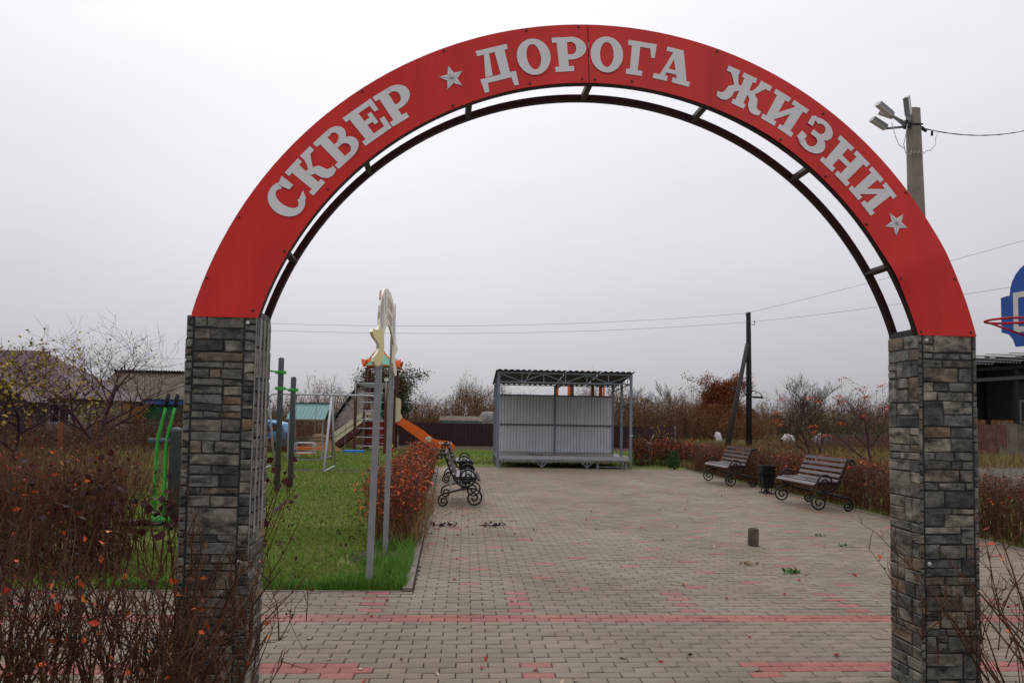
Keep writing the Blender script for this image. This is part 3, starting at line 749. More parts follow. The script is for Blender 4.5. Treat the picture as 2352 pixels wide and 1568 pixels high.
for i in range(4):
    x0 = .93+i*1.13; x1 = min(x0+1.135, 5.42)
    mb = corrugated(x0, x1, (YF-.12, 3.085-.002*(i % 2)), (YB+.12, 2.76-.002*(i % 2)), .19, .028, TRAP, (0, 0, 1))
    o = sp('roof_sheet', mb, 'roofsheet'); s = o.modifiers.new('t', 'SOLIDIFY'); s.thickness = .002
for y in (23.75, 24.4, 25.1, 25.8, 26.5):
    z = 3.055-(y-YF)*.107
    mb = MB(); mb.box(XL-.05, y, z-.03, XR+.06, y+.04, z); sp('purlin', mb, 'under')
WAVE = ((0, 0), (.34, 0), (.42, 1), (.58, 1), (.66, 0), (.999, 0))
RIB = ((0, 0), (.55, 0), (.62, -1), (.70, -1), (.78, 0), (.999, 0))
for xa, xb in ((XL+.045, 2.1), (2.1, (XL+XR)/2-.02), ((XL+XR)/2+.06, 4.2), (4.2, XR-.06)):
    mb = corrugated(xa, xb, (YB-.03, .385), (YB-.03, 2.36), .113, .026, RIB, (0, -1, 0)); sp('wall_sheet', mb, 'sheet')
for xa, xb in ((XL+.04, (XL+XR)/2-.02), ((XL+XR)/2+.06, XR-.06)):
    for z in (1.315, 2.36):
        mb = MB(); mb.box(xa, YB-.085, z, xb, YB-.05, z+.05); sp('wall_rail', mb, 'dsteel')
mb = MB(); mb.box(XR-.03, YF-.05, 1.05, XR+.075, YF-.042, 1.075); sp('tie', mb, 'white')
mb = MB(); mb.tube([(2.05, 24.3, .385), (2.2, 24.25, .395), (2.35, 24.2, .384), (2.55, 24.25, .392)], .012, 6)
tag(part('stick', mb, 'bark', None), 'dark fallen stick lying on the stage floor', 'stick')
sb = thing('low_step', 'low plank step with grey legs under the right front edge of the stage', 'step', (4.65, 23.55, 0))
mb = MB(); mb.box(-.53, -.12, .205, .6, .12, .235); part('plank', mb, 'wood', sb)
for x in (-.45, .45):
    for y in (-.08, .08):
        mb = MB(); mb.box(x-.02, y-.02, 0, x+.02, y+.02, .204); part('leg', mb, 'steel', sb)
    mb = MB(); mb.box(x-.015, -.06, .17, x+.015, .06, .2); part('crossbar', mb, 'steel', sb)
mb = MB(); mb.box(-.43, -.015, .05, .43, .015, .08); part('crossbar', mb, 'steel', sb)

# ------------------------------------------------------------------ benches and bins
def spiral(cx, cz, R, a0, turns, r_end=.22, n=40):
    """points of a scroll winding inwards from angle a0"""
    out = []
    for i in range(n+1):
        t = i/n; a = a0+turns*2*PI*t; r = R*(1-(1-r_end)*t)
        out.append((cx+r*math.cos(a), cz+r*math.sin(a)))
    return out
def bez(p0, p1, p2, p3, n=14):
    return [tuple(p0[k]*(1-t)**3+3*p1[k]*t*(1-t)**2+3*p2[k]*t*t*(1-t)+p3[k]*t**3 for k in (0, 1)) for t in [i/n for i in range(n+1)]]
def make_bench():
    """faces +x, rear feet at x=0; two scrolled iron sides, nine planks"""
    t = thing('park_bench', 'bench', 'bench')
    for y in (-.775, .775):
        # lower member: rear scroll, sloping bar, big front scroll
        rear = spiral(.0, .092, .092, rad(150), 1.55, .2)
        front = spiral(.525, .155, .155, rad(80), -1.75, .16, 52)
        low = rear[::-1]+bez((-.08, .138), (-.06, .24), (.05, .235), (.16, .262))[1:]+bez((.16, .262), (.30, .30), (.42, .34), front[0])[1:]+front[1:]
        mb = MB(); mb.tube([(x, y, z) for x, z in low], .0165, 7); part('lower_scroll', mb, 'iron', t, smooth=True)
        hook = spiral(-.075, .86, .062, rad(50), 1.2, .3, 24)
        arm = spiral(.405, .515, .165, rad(-100), 1.85, .14, 60)
        up = hook[::-1]+bez(hook[0], (.0, .90), (.03, .84), (.05, .78))[1:]+bez((.05, .78), (.10, .62), (.16, .50), (.215, .44))[1:]+bez((.215, .44), (.26, .38), (.32, .345), arm[0])[1:]+arm[1:]
        mb = MB(); mb.tube([(x, y, z) for x, z in up], .0165, 7); part('upper_scroll', mb, 'iron', t, smooth=True)
        mb = MB(); mb.bar((.17, y, .485), (.60, y, .478), .02, .025); mb.bar((.24, y, .38), (.24, y, .48), .02, .02); part('seat_bracket', mb, 'iron', t)
    for x, z in ((.30, .31), (.50, .45), (.10, .27)):
        mb = MB(); mb.bar((x, -.775, z), (x, .775, z), .02, .02); part('cross_tie', mb, 'iron', t)
    for x, z, a in ((.235, .508, 3), (.335, .513, 0), (.435, .513, 0), (.525, .508, -6), (.605, .472, -38)):
        ca, sa = math.cos(rad(a)), math.sin(rad(a))
        mb = MB(); mb.obox((x, 0, z), (.037*ca, 0, .037*sa), (0, .80, 0), (-.015*sa, 0, .015*ca)); part('seat_plank', mb, 'slat', t)
    for i in range(5):
        f = i/4; x, z = .004+.165*f, .90-.375*f; a = rad(68-4*i)
        ux, uz = -math.cos(a), math.sin(a)
        mb = MB(); mb.obox((x+.022, 0, z), (ux*.030, 0, uz*.030), (0, .80, 0), (uz*.0135, 0, -ux*.0135)); part('back_plank', mb, 'slat', t)
    return t
b0 = make_bench(); b0.location = (6.815, 13.72, 0); b0.rotation_euler = (0, 0, PI)
b0['label'] = 'scrolled brown plank bench nearest the right pillar, this side of the litter bin'; b0['group'] = 'scrolled park benches'
dup(b0, (6.885, 18.36, 0), PI+.02, 'scrolled brown plank bench on the right, beyond the litter bin, before the wooden pole')
dup(b0, (-.36, 13.88, 0), 0, 'nearer scrolled black bench seen end on beside the red hedge')
dup(b0, (-.43, 18.55, 0), 0, 'farther scrolled black bench seen end on, below the orange slide')
def make_bin():
    t = thing('litter_bin', 'bin', 'bin')
    mb = MB(); a, b = .135, .185
    vs = [(-a, -a, .13), (a, -a, .13), (a, a, .13), (-a, a, .13), (-b, -b, .66), (b, -b, .66), (b, b, .66), (-b, b, .66), (-b+.02, -b+.02, .66), (b-.02, -b+.02, .66), (b-.02, b-.02, .66), (-b+.02, b-.02, .66), (-a+.02, -a+.02, .2), (a-.02, -a+.02, .2), (a-.02, a-.02, .2), (-a+.02, a-.02, .2)]
    mb.add(vs, [(3, 2, 1, 0)]+[(i, (i+1) % 4, 4+(i+1) % 4, 4+i) for i in range(4)]+[(4+i, 4+(i+1) % 4, 8+(i+1) % 4, 8+i) for i in range(4)]+[(8+i, 8+(i+1) % 4, 12+(i+1) % 4, 12+i) for i in range(4)]+[(12, 13, 14, 15)])
    part('bucket', mb, 'iron', t)
    for ax in (0, 1):
        for sg in (-1, 1):
            mb = MB()
            for m in (-1, 1):
                pts = [(m*.06+.055*m*p[0]/.055*.9, p[1]) for p in spiral(0, 0, .05, rad(-90), 1.3, .25, 26)]
                pts = [(.0, .18), (m*.004, .40)]+[(m*.055+m*px*.9-m*.0, .45+pz) for px, pz in spiral(0, 0, .05, rad(180), -1.4, .25, 26)]
                q = []
                for px, pz in pts:
                    off = (.135+(pz-.13)*.094+.014)*sg
                    q.append((px, off, pz) if ax == 0 else (off, px, pz))
                mb.tube(q, .0075, 6)
            part('scroll_ornament', mb, 'iron', t, smooth=True)
    for x in (-.09, .09):
        mb = MB(); mb.bar((x, -.24, .018), (x, .24, .018), .03, .028); part('foot_bar', mb, 'iron', t)
        for y in (-.1, .1):
            mb = MB(); mb.tube([(x, y+px, .075+pz) for px, pz in spiral(0, 0, .042, rad(90), 1.4, .3, 22)], .007, 6); part('foot_scroll', mb, 'iron', t, smooth=True)
    mb = MB(); mb.bar((-.09, 0, .045), (.09, 0, .045), .03, .02); mb.box(-.02, -.02, .03, .02, .02, .13); part('stem', mb, 'iron', t)
    return t
kb = make_bin(); kb.location = (6.63, 16.1, 0); kb.scale = (.84, .84, .93); kb['label'] = 'black tapered litter bin with iron scrolls between the two right hand benches'; kb['group'] = 'black litter bins'
dup(kb, (.02, 16.25, 0), 0, 'black litter bin half hidden between the two benches beside the red hedge')

# ------------------------------------------------------------------ concrete stub, weeds
mb = MB(); mb.lathe([(.066, 0), (.067, .1), (.066, .2), (.063, .212), (.048, .213), (.044, .195), (.02, .185)], 20)
stub = part('concrete_stub', mb, 'stub', smooth=False); stub.location = (3.66, 9.306, 0); stub.rotation_euler = (0, .02, .3)
tag(stub, 'short mossy round concrete stub standing alone on the paving', 'bollard')
rg = np.random.default_rng(8)
def tuft(x, y, n, h, r, mat, label, name='weed'):
    P = np.stack([x+rg.normal(0, r, n), y+rg.normal(0, r*.7, n), np.zeros(n)-.005], 1)
    V, Fc = leaf_arrays(rg, P, h, .35, .5); tag(fastmesh(name, V, Fc, PAL[mat]), label, 'weed', None)
tuft(3.42, 7.62, 40, .07, .04, 'weed', 'low green dandelion growing in the paving joints, largest of the weeds')
tuft(3.1, 8.05, 30, .05, .05, 'straw', 'dry brown weed lying flat on the paving above the green one')
tuft(4.85, 9.3, 30, .06, .05, 'weed', 'small green weed in the paving near the right pillar, level with the concrete stub')
tuft(4.9, 10.1, 24, .055, .05, 'weed', 'thin weed in the paving joints beyond the concrete stub')
tuft(.98, 10.4, 20, .05, .05, 'weed', 'small pale weed in the paving right of the nearest left bench')
for x, y, l in ((-.27, 10.75, 'dark red leafy twig lying near the red hedge, before the nearest left bench'), (.42, 10.75, 'dark red leafy twig lying farther out on the paving, before the nearest left bench')):
    n = 26; P = np.stack([x+rg.uniform(-.17, .17, n), y+rg.normal(0, .03, n), rg.uniform(.01, .05, n)], 1)
    V, Fc = leaf_arrays(rg, P, .06, .6, -.2); V2, F2 = seg_arrays(np.array([(x-.2, y, .02, x+.2, y+.03, .02, .005, .004)]), 4)
    t = thing('leafy_twig', l, 'twig', (0, 0, 0)); fastmesh('leaves', V, Fc, PAL['purple'], t, kind='stuff'); fastmesh('twig', V2, F2, MT['bark'], t)
# fallen leaves: one object each
cols = {'red': 'scarlet', 'pale': 'pale', 'brown': 'brown'}
LM = {}
def leafmesh(kind):
    mb = MB(); pts = [(0, 0), (.012, .009), (.026, .012), (.042, .007), (.054, 0), (.042, -.008), (.026, -.012), (.012, -.008)]
    rz = {'red': .012, 'pale': .006, 'brown': .016}[kind]
    vs = [(x-.027, y, .003+rz*(y/.012)**2+rz*.7*((x-.027)/.027)**2) for x, y in pts]+[(0, 0, .002)]
    mb.add(vs, [(i, (i+1) % 8, 8) for i in range(8)]); return mb
for kd, mt in (('red', 'embers'), ('pale', 'straw'), ('brown', 'purple')): LM[kd] = [leafmesh(kd), mt, None]
LMAT = {'red': material('fallen_red_leaf', (.36, .035, .022), .4, .3, 30), 'pale': material('fallen_pale_leaf', (.46, .34, .22), .5, .2, 30), 'brown': material('fallen_brown_leaf', (.07, .026, .018), .5, .3, 30)}
GRP = {'hedge': ('fallen red leaves along the hedge and left benches', 'small red leaf fallen on the paving beside the red hedge and left benches'),
       'red': ('red and orange leaves scattered over the open paving', 'small reddish leaf lying loose on the open paving'),
       'pale': ('pale leaves scattered over the open paving', 'small pale yellowish leaf lying loose on the paving'),
       'brown': ('dark shrivelled leaves on the open paving', 'small dark shrivelled leaf lying loose on the paving')}
def fallen(x, y, kind, grp, s=1):
    L = LM[kind]
    if L[2] is None: o = part('fallen_leaf', L[0], LMAT[kind]); L[2] = o
    else: o = L[2].copy(); COL.objects.link(o)
    o.location = (x, y, .001); o.rotation_euler = (rn.gauss(0, .25), rn.gauss(0, .25), rn.uniform(0, 6.3)); q = s*rn.uniform(.7, 1.15); o.scale = (q, q, q)
    tag(o, GRP[grp][1], 'leaf', GRP[grp][0])
for i in range(95):
    y = rn.uniform(8.6, 15.5); x = kerbx(y)+.03+abs(rn.gauss(0, .55)); fallen(x, y, 'red' if rn.random() < .9 else 'pale', 'hedge')
for i in range(90):
    y = 4.4+13*rn.random()**1.5; x = rn.uniform(-1.9, 5.6)*max(.5, y/9)
    if not (kerbx(y)+.05 < x < 6.8) and y > 6.7: continue
    kd = rn.choice(('red', 'pale', 'pale', 'red', 'brown')); fallen(x, y, kd, kd)

# ------------------------------------------------------------------ playground gateway sign, seen edge on
g = thing('playground_sign', 'pale yellow cut out playground sign on two grey posts standing on the grass', 'sign', (-.9, 7.0, 0))
GO = (-.9, 7.0, 0)
for y, h, xa, xb in ((6.93, 2.53, -.853, -.802), (8.58, 2.46, -.883, -.852)):
    mb = MB(); mb.bar((xa, y, -.2), (xb, y, h), .056, .06, up=(0, 1, 0)); part('post', mb, 'post', g, shift=GO)
OUT = [(8.09, 2.93), (7.8, 2.88), (7.63, 2.81), (7.5, 2.72), (7.42, 2.65), (7.41, 2.58), (7.43, 2.52), (7.40, 2.45), (7.31, 2.4), (7.13, 2.37), (6.9, 2.355), (6.81, 2.315), (6.93, 2.285), (7.15, 2.27), (7.34, 2.255), (7.4, 2.225), (7.33, 2.185), (7.14, 2.13), (7.0, 2.1), (6.98, 2.06), (7.1, 2.03), (7.34, 2.035), (7.6, 2.07), (7.79, 2.13), (7.85, 2.2), (7.86, 2.28), (7.81, 2.36), (7.87, 2.44), (8.0, 2.51), (8.19, 2.55), (8.37, 2.56), (8.53, 2.53), (8.72, 2.47), (8.86, 2.40), (8.86, 2.28), (8.86, 2.18), (8.92, 2.10), (9.12, 2.04), (9.32, 2.06), (9.32, 2.13), (9.12, 2.2), (9.06, 2.28), (9.2, 2.33), (9.38, 2.37), (9.3, 2.42), (9.1, 2.44), (9.0, 2.52), (8.98, 2.66), (8.85, 2.80), (8.66, 2.89), (8.4, 2.93)]
def on_board(p):
    k = .6066/(.87-.0235*p[0]); return (p[0]*k-7.0, EYE+(p[1]-EYE)*k)
BX = -.75-.0235*.9+.9; BAX = (-.0235, 1, 0)
mb = MB(); mb.prism([on_board(p) for p in OUT], (BX-.018, 0, 0), BAX, (0, 0, 1), .018); part('board', mb, 'ypale', g, label='cut out board with two lines of pink letters')
# coloured lower arms and faded figures printed on the board
def plate(poly, x, mat, name, th=.0015):
    mb = MB(); mb.prism([on_board(p) for p in poly], (BX+x-.0495, 0, 0), BAX, (0, 0, 1), th); part(name, mb, mat, g)
plate([(7.40, 2.41), (7.13, 2.365), (6.9, 2.35), (6.82, 2.315), (6.93, 2.29), (7.15, 2.275), (7.34, 2.26), (7.405, 2.225), (7.34, 2.183), (7.14, 2.127), (7.0, 2.098), (6.99, 2.065), (7.1, 2.035), (7.34, 2.04), (7.6, 2.075), (7.78, 2.133), (7.84, 2.2), (7.85, 2.28), (7.80, 2.36), (7.7, 2.42), (7.55, 2.44)], .0505, 'yellow', 'painted_arm')
for poly, mt in (([(7.50, 2.70), (7.62, 2.78), (7.72, 2.74), (7.70, 2.62), (7.74, 2.50), (7.62, 2.45), (7.50, 2.50), (7.46, 2.58)], 'greyprint'), ([(7.52, 2.60), (7.66, 2.58), (7.68, 2.47), (7.54, 2.45)], 'blueprint'), ([(7.86, 2.86), (7.92, 2.87), (7.95, 2.70), (7.90, 2.62), (7.86, 2.70)], 'blueprint'), ([(8.75, 2.76), (8.92, 2.66), (8.94, 2.5), (8.82, 2.50), (8.72, 2.62)], 'blueprint')):
    plate(poly, .0506+.0005*(mt == 'blueprint')+.0003*(poly[0][0] > 8), mt, 'printed_figure', .0008)
plate([(7.49, 2.73), (7.52, 2.82), (7.56, 2.82), (7.57, 2.74), (7.53, 2.70)], .028, 'pink', 'finial', .015)
plate([(9.03, 2.50), (9.05, 2.78), (9.08, 2.92), (9.12, 2.78), (9.15, 2.50)], .028, 'greyprint', 'finial', .012)
for txt, zc in (('ДЕТСКИЙ', 2.79), ('ГОРОДОК', 2.64)):
    cu = bpy.data.curves.new('words', 'FONT'); cu.body = txt; cu.size = .125; cu.align_x = 'CENTER'; cu.extrude = .0004; cu.resolution_u = 2
    to = bpy.data.objects.new('tmp', cu); COL.objects.link(to)
    bpy.context.view_layer.update()
    me = bpy.data.meshes.new_from_object(to.evaluated_get(bpy.context.evaluated_depsgraph_get())); bpy.data.objects.remove(to)
    me.materials.clear(); o = link('lettering', me, MT['pink'], g)
    u_, z_ = on_board((8.36, zc-.05)); o.matrix_local = Matrix(((-.0235, 0, 1, BX+.0014-.0235*u_), (1, 0, .0235, u_), (0, 1, 0, z_), (0, 0, 0, 1)))

# ------------------------------------------------------------------ exercise machines
pb = thing('pull_up_bars', 'row of dark grey pull up posts with bright green bars left of the swing', 'exercise bars', (-3.76, 15.3, 0))
PO = (-3.76, 15.3, 0)
posts = [(-3.90, 14.3, 2.70), (-3.765, 15.35, 2.705), (-3.695, 16.17, 2.36)]
for x, y, h in posts:
    mb = MB(); mb.lathe([(.057, -.2), (.057, h-.03), (.052, h-.012), (.03, h)], 18, (x, y, 0)); part('post', mb, 'dpost', pb, smooth=True, shift=PO)
def clamp(x, y, z):
    mb = MB(); mb.lathe([(.066, -.032), (.068, 0), (.066, .032)], 16, (x, y, z)); mb.box(x-.10, y-.05, z-.03, x-.05, y+.05, z+.03); mb.box(x+.05, y-.05, z-.03, x+.10, y+.05, z+.03); part('clamp', mb, 'green', pb, shift=PO)
for (a, b, z) in ((0, 1, 2.40), (1, 2, 2.075)):
    pa, pc = posts[a], posts[b]
    clamp(pa[0], pa[1], z); clamp(pc[0], pc[1], z)
    mb = MB(); mb.tube([(pa[0], pa[1]+.06, z), (pc[0], pc[1]-.06, z)], .018, 10); part('green_bar', mb, 'green', pb, smooth=True, shift=PO)
el = thing('stepper_machine', 'green and grey outdoor walking machine on a thick post beside the left pillar', 'exercise machine', (-3.88, 10.35, 0))
EO = (-3.88, 10.35, 0)
mb = MB(); mb.lathe([(.078, -.2), (.078, 1.29), (.082, 1.295), (.078, 1.32), (.055, 1.345), (.02, 1.355)], 20, (-3.90, 10.35, 0)); part('post', mb, 'dpost', el, smooth=True, shift=EO)
for s in (-1, 1):
    x = -3.90+s*.0
mb = MB(); mb.tube([(-4.26, 10.35, 1.17), (-3.55, 10.35, 1.17)], .036, 14); part('axle', mb, 'dpost', el, smooth=True, shift=EO)
for x, t, nm in ((-4.12, 0, 'left'), (-4.06+.06, .12, 'right')):
    pts = [(x+.10, 10.30, 1.70), (x+.06, 10.30, 1.50), (x-.01, 10.33, 1.22), (x-.03, 10.35, 1.0), (x-.025, 10.33, .6), (x+.0, 10.30, .12)]
    mb = MB(); mb.tube(pts, [.018, .019, .023, .027, .027, .026], 12); part('swing_arm', mb, 'green', el, smooth=True, shift=EO)
    mb = MB(); mb.tube([(x+.085, 10.30, 1.62), (x+.115, 10.30, 1.80)], .026, 12); part('grip', mb, 'grip', el, smooth=True, shift=EO)
    mb = MB(); mb.box(x-.36, 10.12, .06, x+.02, 10.42, .10); part('footplate', mb, 'grip', el, shift=EO)
    mb = MB(); mb.tube([(x-.03, 10.30, .12), (x+.1, 10.30, .12)], .05, 12); part('hub', mb, 'green', el, smooth=True, shift=EO)

# ------------------------------------------------------------------ swing set
sw = thing('swing_set', 'light grey steel swing frame with a blue seat and a caged child seat', 'swing', (-4.1, 21.7, 0))
WO = (-4.1, 21.7, 0)
mb = MB(); mb.tube([(-5.69, 21.86, 1.95)]+[(-5.69+.17*(1-math.cos(a)), 21.86, 1.97+.17*math.sin(a)) for a in (.3, .7, 1.1, 1.57)]+[(-3.86, 21.7, 2.135), (-2.72, 21.6, 2.135)]+[(-2.72+.17*math.sin(a), 21.6, 1.965+.17*math.cos(a)) for a in (.4, .8, 1.2, 1.57)]+[(-2.55, 21.6, 1.9)], .03, 10); part('top_bar', mb, 'bar', sw, smooth=True, shift=WO)
for x, y in ((-5.69, 21.83), (-3.86, 21.7), (-2.55, 21.6)):
    for s in (-1, 1):
        mb = MB(); mb.tube([(x, y+s*.03, 2.08), (x+.06*(-s), y+s*1.22, .0)], .032, 10); part('leg', mb, 'bar', sw, smooth=True, shift=WO)
    mb = MB(); mb.tube([(x-.06, y+1.22, .03), (x+.06, y-1.22, .03)], .026, 8); part('foot_tie', mb, 'bar', sw, smooth=True, shift=WO)
def chain(x, y, z0, z1, sx=0):
    mb = MB(); n = int((z0-z1)/.034)
    for i in range(n):
        z = z0-(z0-z1)*(i+.5)/n; xx = x+sx*(z0-z)
        a = (1, 0, 0) if i % 2 else (0, 1, 0); a = Vector(a)
        pts = [Vector((xx, y, z))+a*.011*math.cos(q)+Vector((0, 0, .024*math.sin(q))) for q in [k*PI/3 for k in range(6)]]
        mb.tube(pts, .0042, 3, closed=True)
    part('chain', mb, 'chain', sw, shift=WO)
for x in (-4.86, -4.28, -3.45, -2.9):
    mb = MB(); mb.box(x-.03, 21.66, 2.06, x+.03, 21.74, 2.12); mb.lathe([(.02, -.09), (.02, 0)], 8, (x, 21.7, 2.07)); part('hanger', mb, 'chain', sw, shift=WO)
chain(-4.86, 21.7, 2.0, .74); chain(-4.28, 21.7, 2.0, .74, -.04); chain(-3.45, 21.7, 2.0, .56, -.0); chain(-2.9, 21.7, 2.0, .56, -.03)
for x in (-3.86-.12, -4.1, -5.3, -3.6):
    mb = MB(); mb.box(x-.02, 21.68, 2.16, x+.02, 21.72, 2.20); part('bolt', mb, 'chain', sw, shift=WO)
mb = MB(); mb.box(-3.46, 21.60, .535, -2.90, 21.80, .565); mb.box(-3.46, 21.59, .505, -2.90, 21.61, .55); mb.box(-3.46, 21.79, .505, -2.90, 21.81, .55); part('flat_seat', mb, 'blue', sw, shift=WO)
mb = MB()
for y in (21.56, 21.86): mb.tube([(-4.83, y, .45), (-4.83, y, .72), (-4.80, y, .75), (-4.34, y, .75), (-4.31, y, .72), (-4.31, y, .45)], .017, 8); mb.tube([(-4.83, y, .47), (-4.31, y, .47)], .013, 8)
for x in (-4.83, -4.31):
    for z in (.46, .72): mb.tube([(x, 21.56, z), (x, 21.86, z)], .015, 8)
part('seat_cage', mb, 'bar', sw, smooth=True, shift=WO)
mb = MB(); mb.box(-4.81, 21.56, .43, -4.33, 21.86, .45); part('cage_seat', mb, 'orange', sw, shift=WO)

# ------------------------------------------------------------------ roofed play table
rt = thing('roofed_play_bench', 'small shelter with teal sheet roof over orange benches behind the swing', 'shelter', (-5.5, 26.4, 0))
RO = (-5.5, 26.4, 0)
for x, y, h in ((-6.04, 25.95, 1.44), (-4.90, 25.95, 1.44), (-6.04, 28.0, 1.44), (-4.90, 28.0, 1.44)):
    mb = MB(); mb.box(x-.025, y-.025, 0, x+.025, y+.025, h); part('post', mb, 'wood' if y > 27 else 'post', rt, shift=RO)
mb = corrugated(-6.12, -4.82, (25.85, 1.40), (27.0, 1.97), .13, .012, WAVE, (0, 0, 1)); part('roof_sheet', mb, 'tgreen', rt, shift=RO)
mb = corrugated(-6.12, -4.82, (28.15, 1.40), (27.0, 1.965), .13, .012, WAVE, (0, 0, 1)); part('roof_sheet', mb, 'tgreen', rt, shift=RO)
mb = MB(); mb.box(-6.12, 26.93, 1.98, -4.82, 27.07, 1.995); part('ridge_cap', mb, 'brownwood', rt, shift=RO)
mb = MB(); mb.box(-6.1, 25.86, 1.385, -4.84, 25.90, 1.405); part('eave', mb, 'edge', rt, shift=RO)
for y, z, m in ((26.25, .36, 'orange'), (26.45, .40, 'orange'), (27.3, .38, 'orange'), (26.8, .62, 'gwood'), (27.0, .62, 'gwood'), (27.2, .72, 'gwood')):
    mb = MB(); mb.box(-6.0, y-.08, z, -4.94, y+.08, z+.03); part('plank', mb, m, rt, shift=RO)
mb = MB(); mb.box(-6.02, 25.93, .0, -4.92, 25.97, .05); part('ground_beam', mb, 'post', rt, shift=RO)
for x in (-6.04, -4.9):
    mb = MB(); mb.bar((x, 25.97, .05), (x, 27.98, .05), .04, .04); part('ground_beam', mb, 'post', rt, shift=RO)

# ------------------------------------------------------------------ play tower with slide
pt = thing('play_tower', 'wooden play tower with mint and orange roof, ladder wall and long orange slide', 'play tower', (-4.0, 34.6, 0))
TO = (-4.0, 34.6, 0)
def tp(name, mb, mat, **k): return part(name, mb, mat, pt, shift=TO, **k)
TX0, TX1, TY0, TY1 = -4.62, -3.30, 34.66, 35.9
for x, y, h in ((TX0, TY0, 3.78), (TX1, TY0, 3.78), (TX0, TY1, 3.78), (TX1, TY1, 3.78), (-4.44, 30.3, 2.98), (-3.20, 30.0, 2.98)):
    mb = MB(); mb.box(x-.055, y-.055, .06, x+.055, y+.055, h); tp('post', mb, 'brownwood')
    mb = MB(); mb.box(x-.035, y-.035, -.05, x+.035, y+.035, .12); tp('post_foot', mb, 'bar')
for x, y in ((-4.44, 30.3), (-3.20, 30.0)):
    mb = MB(); mb.box(x-.075, y-.075, 2.95, x+.075, y+.075, 3.07); tp('post_cap', mb, 'white')
    mb = MB(); mb.tube([(x+.0, y-.065, 2.15), (x, y-.075, 2.55), (x, y-.075, 2.92)], .02, 8); tp('cap_bracket', mb, 'bar', smooth=True)
for z in (.347, .70, 1.05, 1.405, 1.755, 2.105, 2.46):
    mb = MB(); mb.tube([(-4.40, 30.29, z), (-3.24, 30.01, z)], .019, 8); tp('rung', mb, 'bar', smooth=True)
for z in (.30, .68, 1.02, 1.30):
    mb = MB(); mb.tube([(TX0+.1, TY0, z), (TX1-.1, TY0, z)], .017, 8); tp('rung', mb, 'bar', smooth=True)
for x in (-4.46, -3.22):
    mb = MB(); mb.tube([(x, 30.0 if x > -4 else 30.3, 2.86), (x-.1, TY0, 2.86)], .028, 8); tp('ladder_beam', mb, 'bar', smooth=True)
for i in range(11):
    y = 30.2+4.4*i/10.5
    mb = MB(); mb.tube([(-4.46-.1*i/11, y+.05, 2.86), (-3.22-.1*i/11, y, 2.86)], .017, 8); tp('ladder_rung', mb, 'bar', smooth=True)
# rings and knotted ropes hanging from the ladder
for x, y in ((-4.25, 31.6), (-4.05, 31.6)):
    mb = MB(); mb.tube([(x, y, 2.86), (x, y, 2.25)], .008, 5); mb.tube([(x+.09*math.cos(a), y, 2.16+.09*math.sin(a)) for a in [k*PI/8 for k in range(16)]], .014, 6, closed=True); tp('hanging_ring', mb, 'chain', smooth=True)
mb = MB(); mb.tube([(-3.75+.012*math.sin(i*1.9), 33.2, 2.95-.065*i) for i in range(25)], [.028 if i % 2 else .017 for i in range(25)], 7); tp('climbing_rope', mb, 'teal', smooth=True)
mb = MB(); mb.tube([(-3.80, 33.9, 2.86), (-3.80, 33.9, 2.35), (-3.86, 33.9, 2.22), (-4.0, 33.9, 2.2), (-4.06, 33.9, 2.28)], .018, 7); tp('grab_bar', mb, 'bar', smooth=True)
for dx in (0, .30):
    mb = MB(); mb.tube([(-3.20+dx*.1, 30.5+dx*2, 2.84), (-3.17+dx*.1, 30.5+dx*2, .35)], .014, 6); tp('rope', mb, 'rope', smooth=True)
for i in range(9):
    mb = MB(); mb.tube([(-3.24, 30.4, .55+i*.27), (-3.12, 31.2, .55+i*.27)], .024, 7); tp('rope_step', mb, 'rope', smooth=True)
mb = MB(); mb.lathe([(.06, .30), (.04, .36), (.015, .42)], 8, (-3.0, 31.0, 0)); tp('rope_end', mb, 'rope')
# platform, panels
for i in range(6):
    y = TY0+(TY1-TY0)*i/6; mb = MB(); mb.box(TX0, y, 1.30, TX1, y+.195, 1.335); tp('floor_plank', mb, 'brownwood')
mb = MB(); mb.box(TX0+.06, TY0+.02, .18, TX1-.5, TY0+.04, 1.29); tp('red_panel', mb, 'redp')
mb = MB(); mb.box(TX0+.06, TY1-.04, .18, TX1-.06, TY1-.02, 1.29); tp('red_panel', mb, 'redp')
# ramp on the left
ang = math.atan2(1.15, 1.5)
for y in (33.75, 34.75):
    mb = MB(); mb.bar((-6.0, y, .02), (TX0+.15, y, 1.22), .05, .26, up=(0, 0, 1)); tp('ramp_beam', mb, 'brownwood')
    for k in range(2):
        o = .27+.245*k
        mb = MB(); mb.bar((-5.97, y, .05+o), (TX0+.2, y, 1.22+o), .025, .225, up=(0, 0, 1)); tp('ramp_board', mb, 'cream')
    mb = MB(); mb.box(TX0+.02, y-.05, 0, TX0+.12, y+.05, 1.95); tp('ramp_post', mb, 'brownwood')
    mb = MB(); mb.box(-5.98, y-.045, 0, -5.89, y+.045, .85); tp('ramp_post', mb, 'brownwood')
for i in range(9):
    f = (i+.5)/9; mb = MB(); mb.obox((-6.0+1.5*f, 34.25, .1+1.2*f), (.09, 0, .072), (0, .47, 0), (-.01, 0, .013)); tp('ramp_tread', mb, 'brownwood')
for x, z, y in ((-5.7, .33, 33.70), (-5.35, .60, 33.70), (-5.05, .82, 33.70)):
    mb = MB(); mb.lathe([(.018, 0), (.012, .012)], 8); o = part('bolt_cap', mb, 'white', pt); o.location = (x-TO[0], y-TO[1], z); o.rotation_euler = (PI/2, 0, 0)
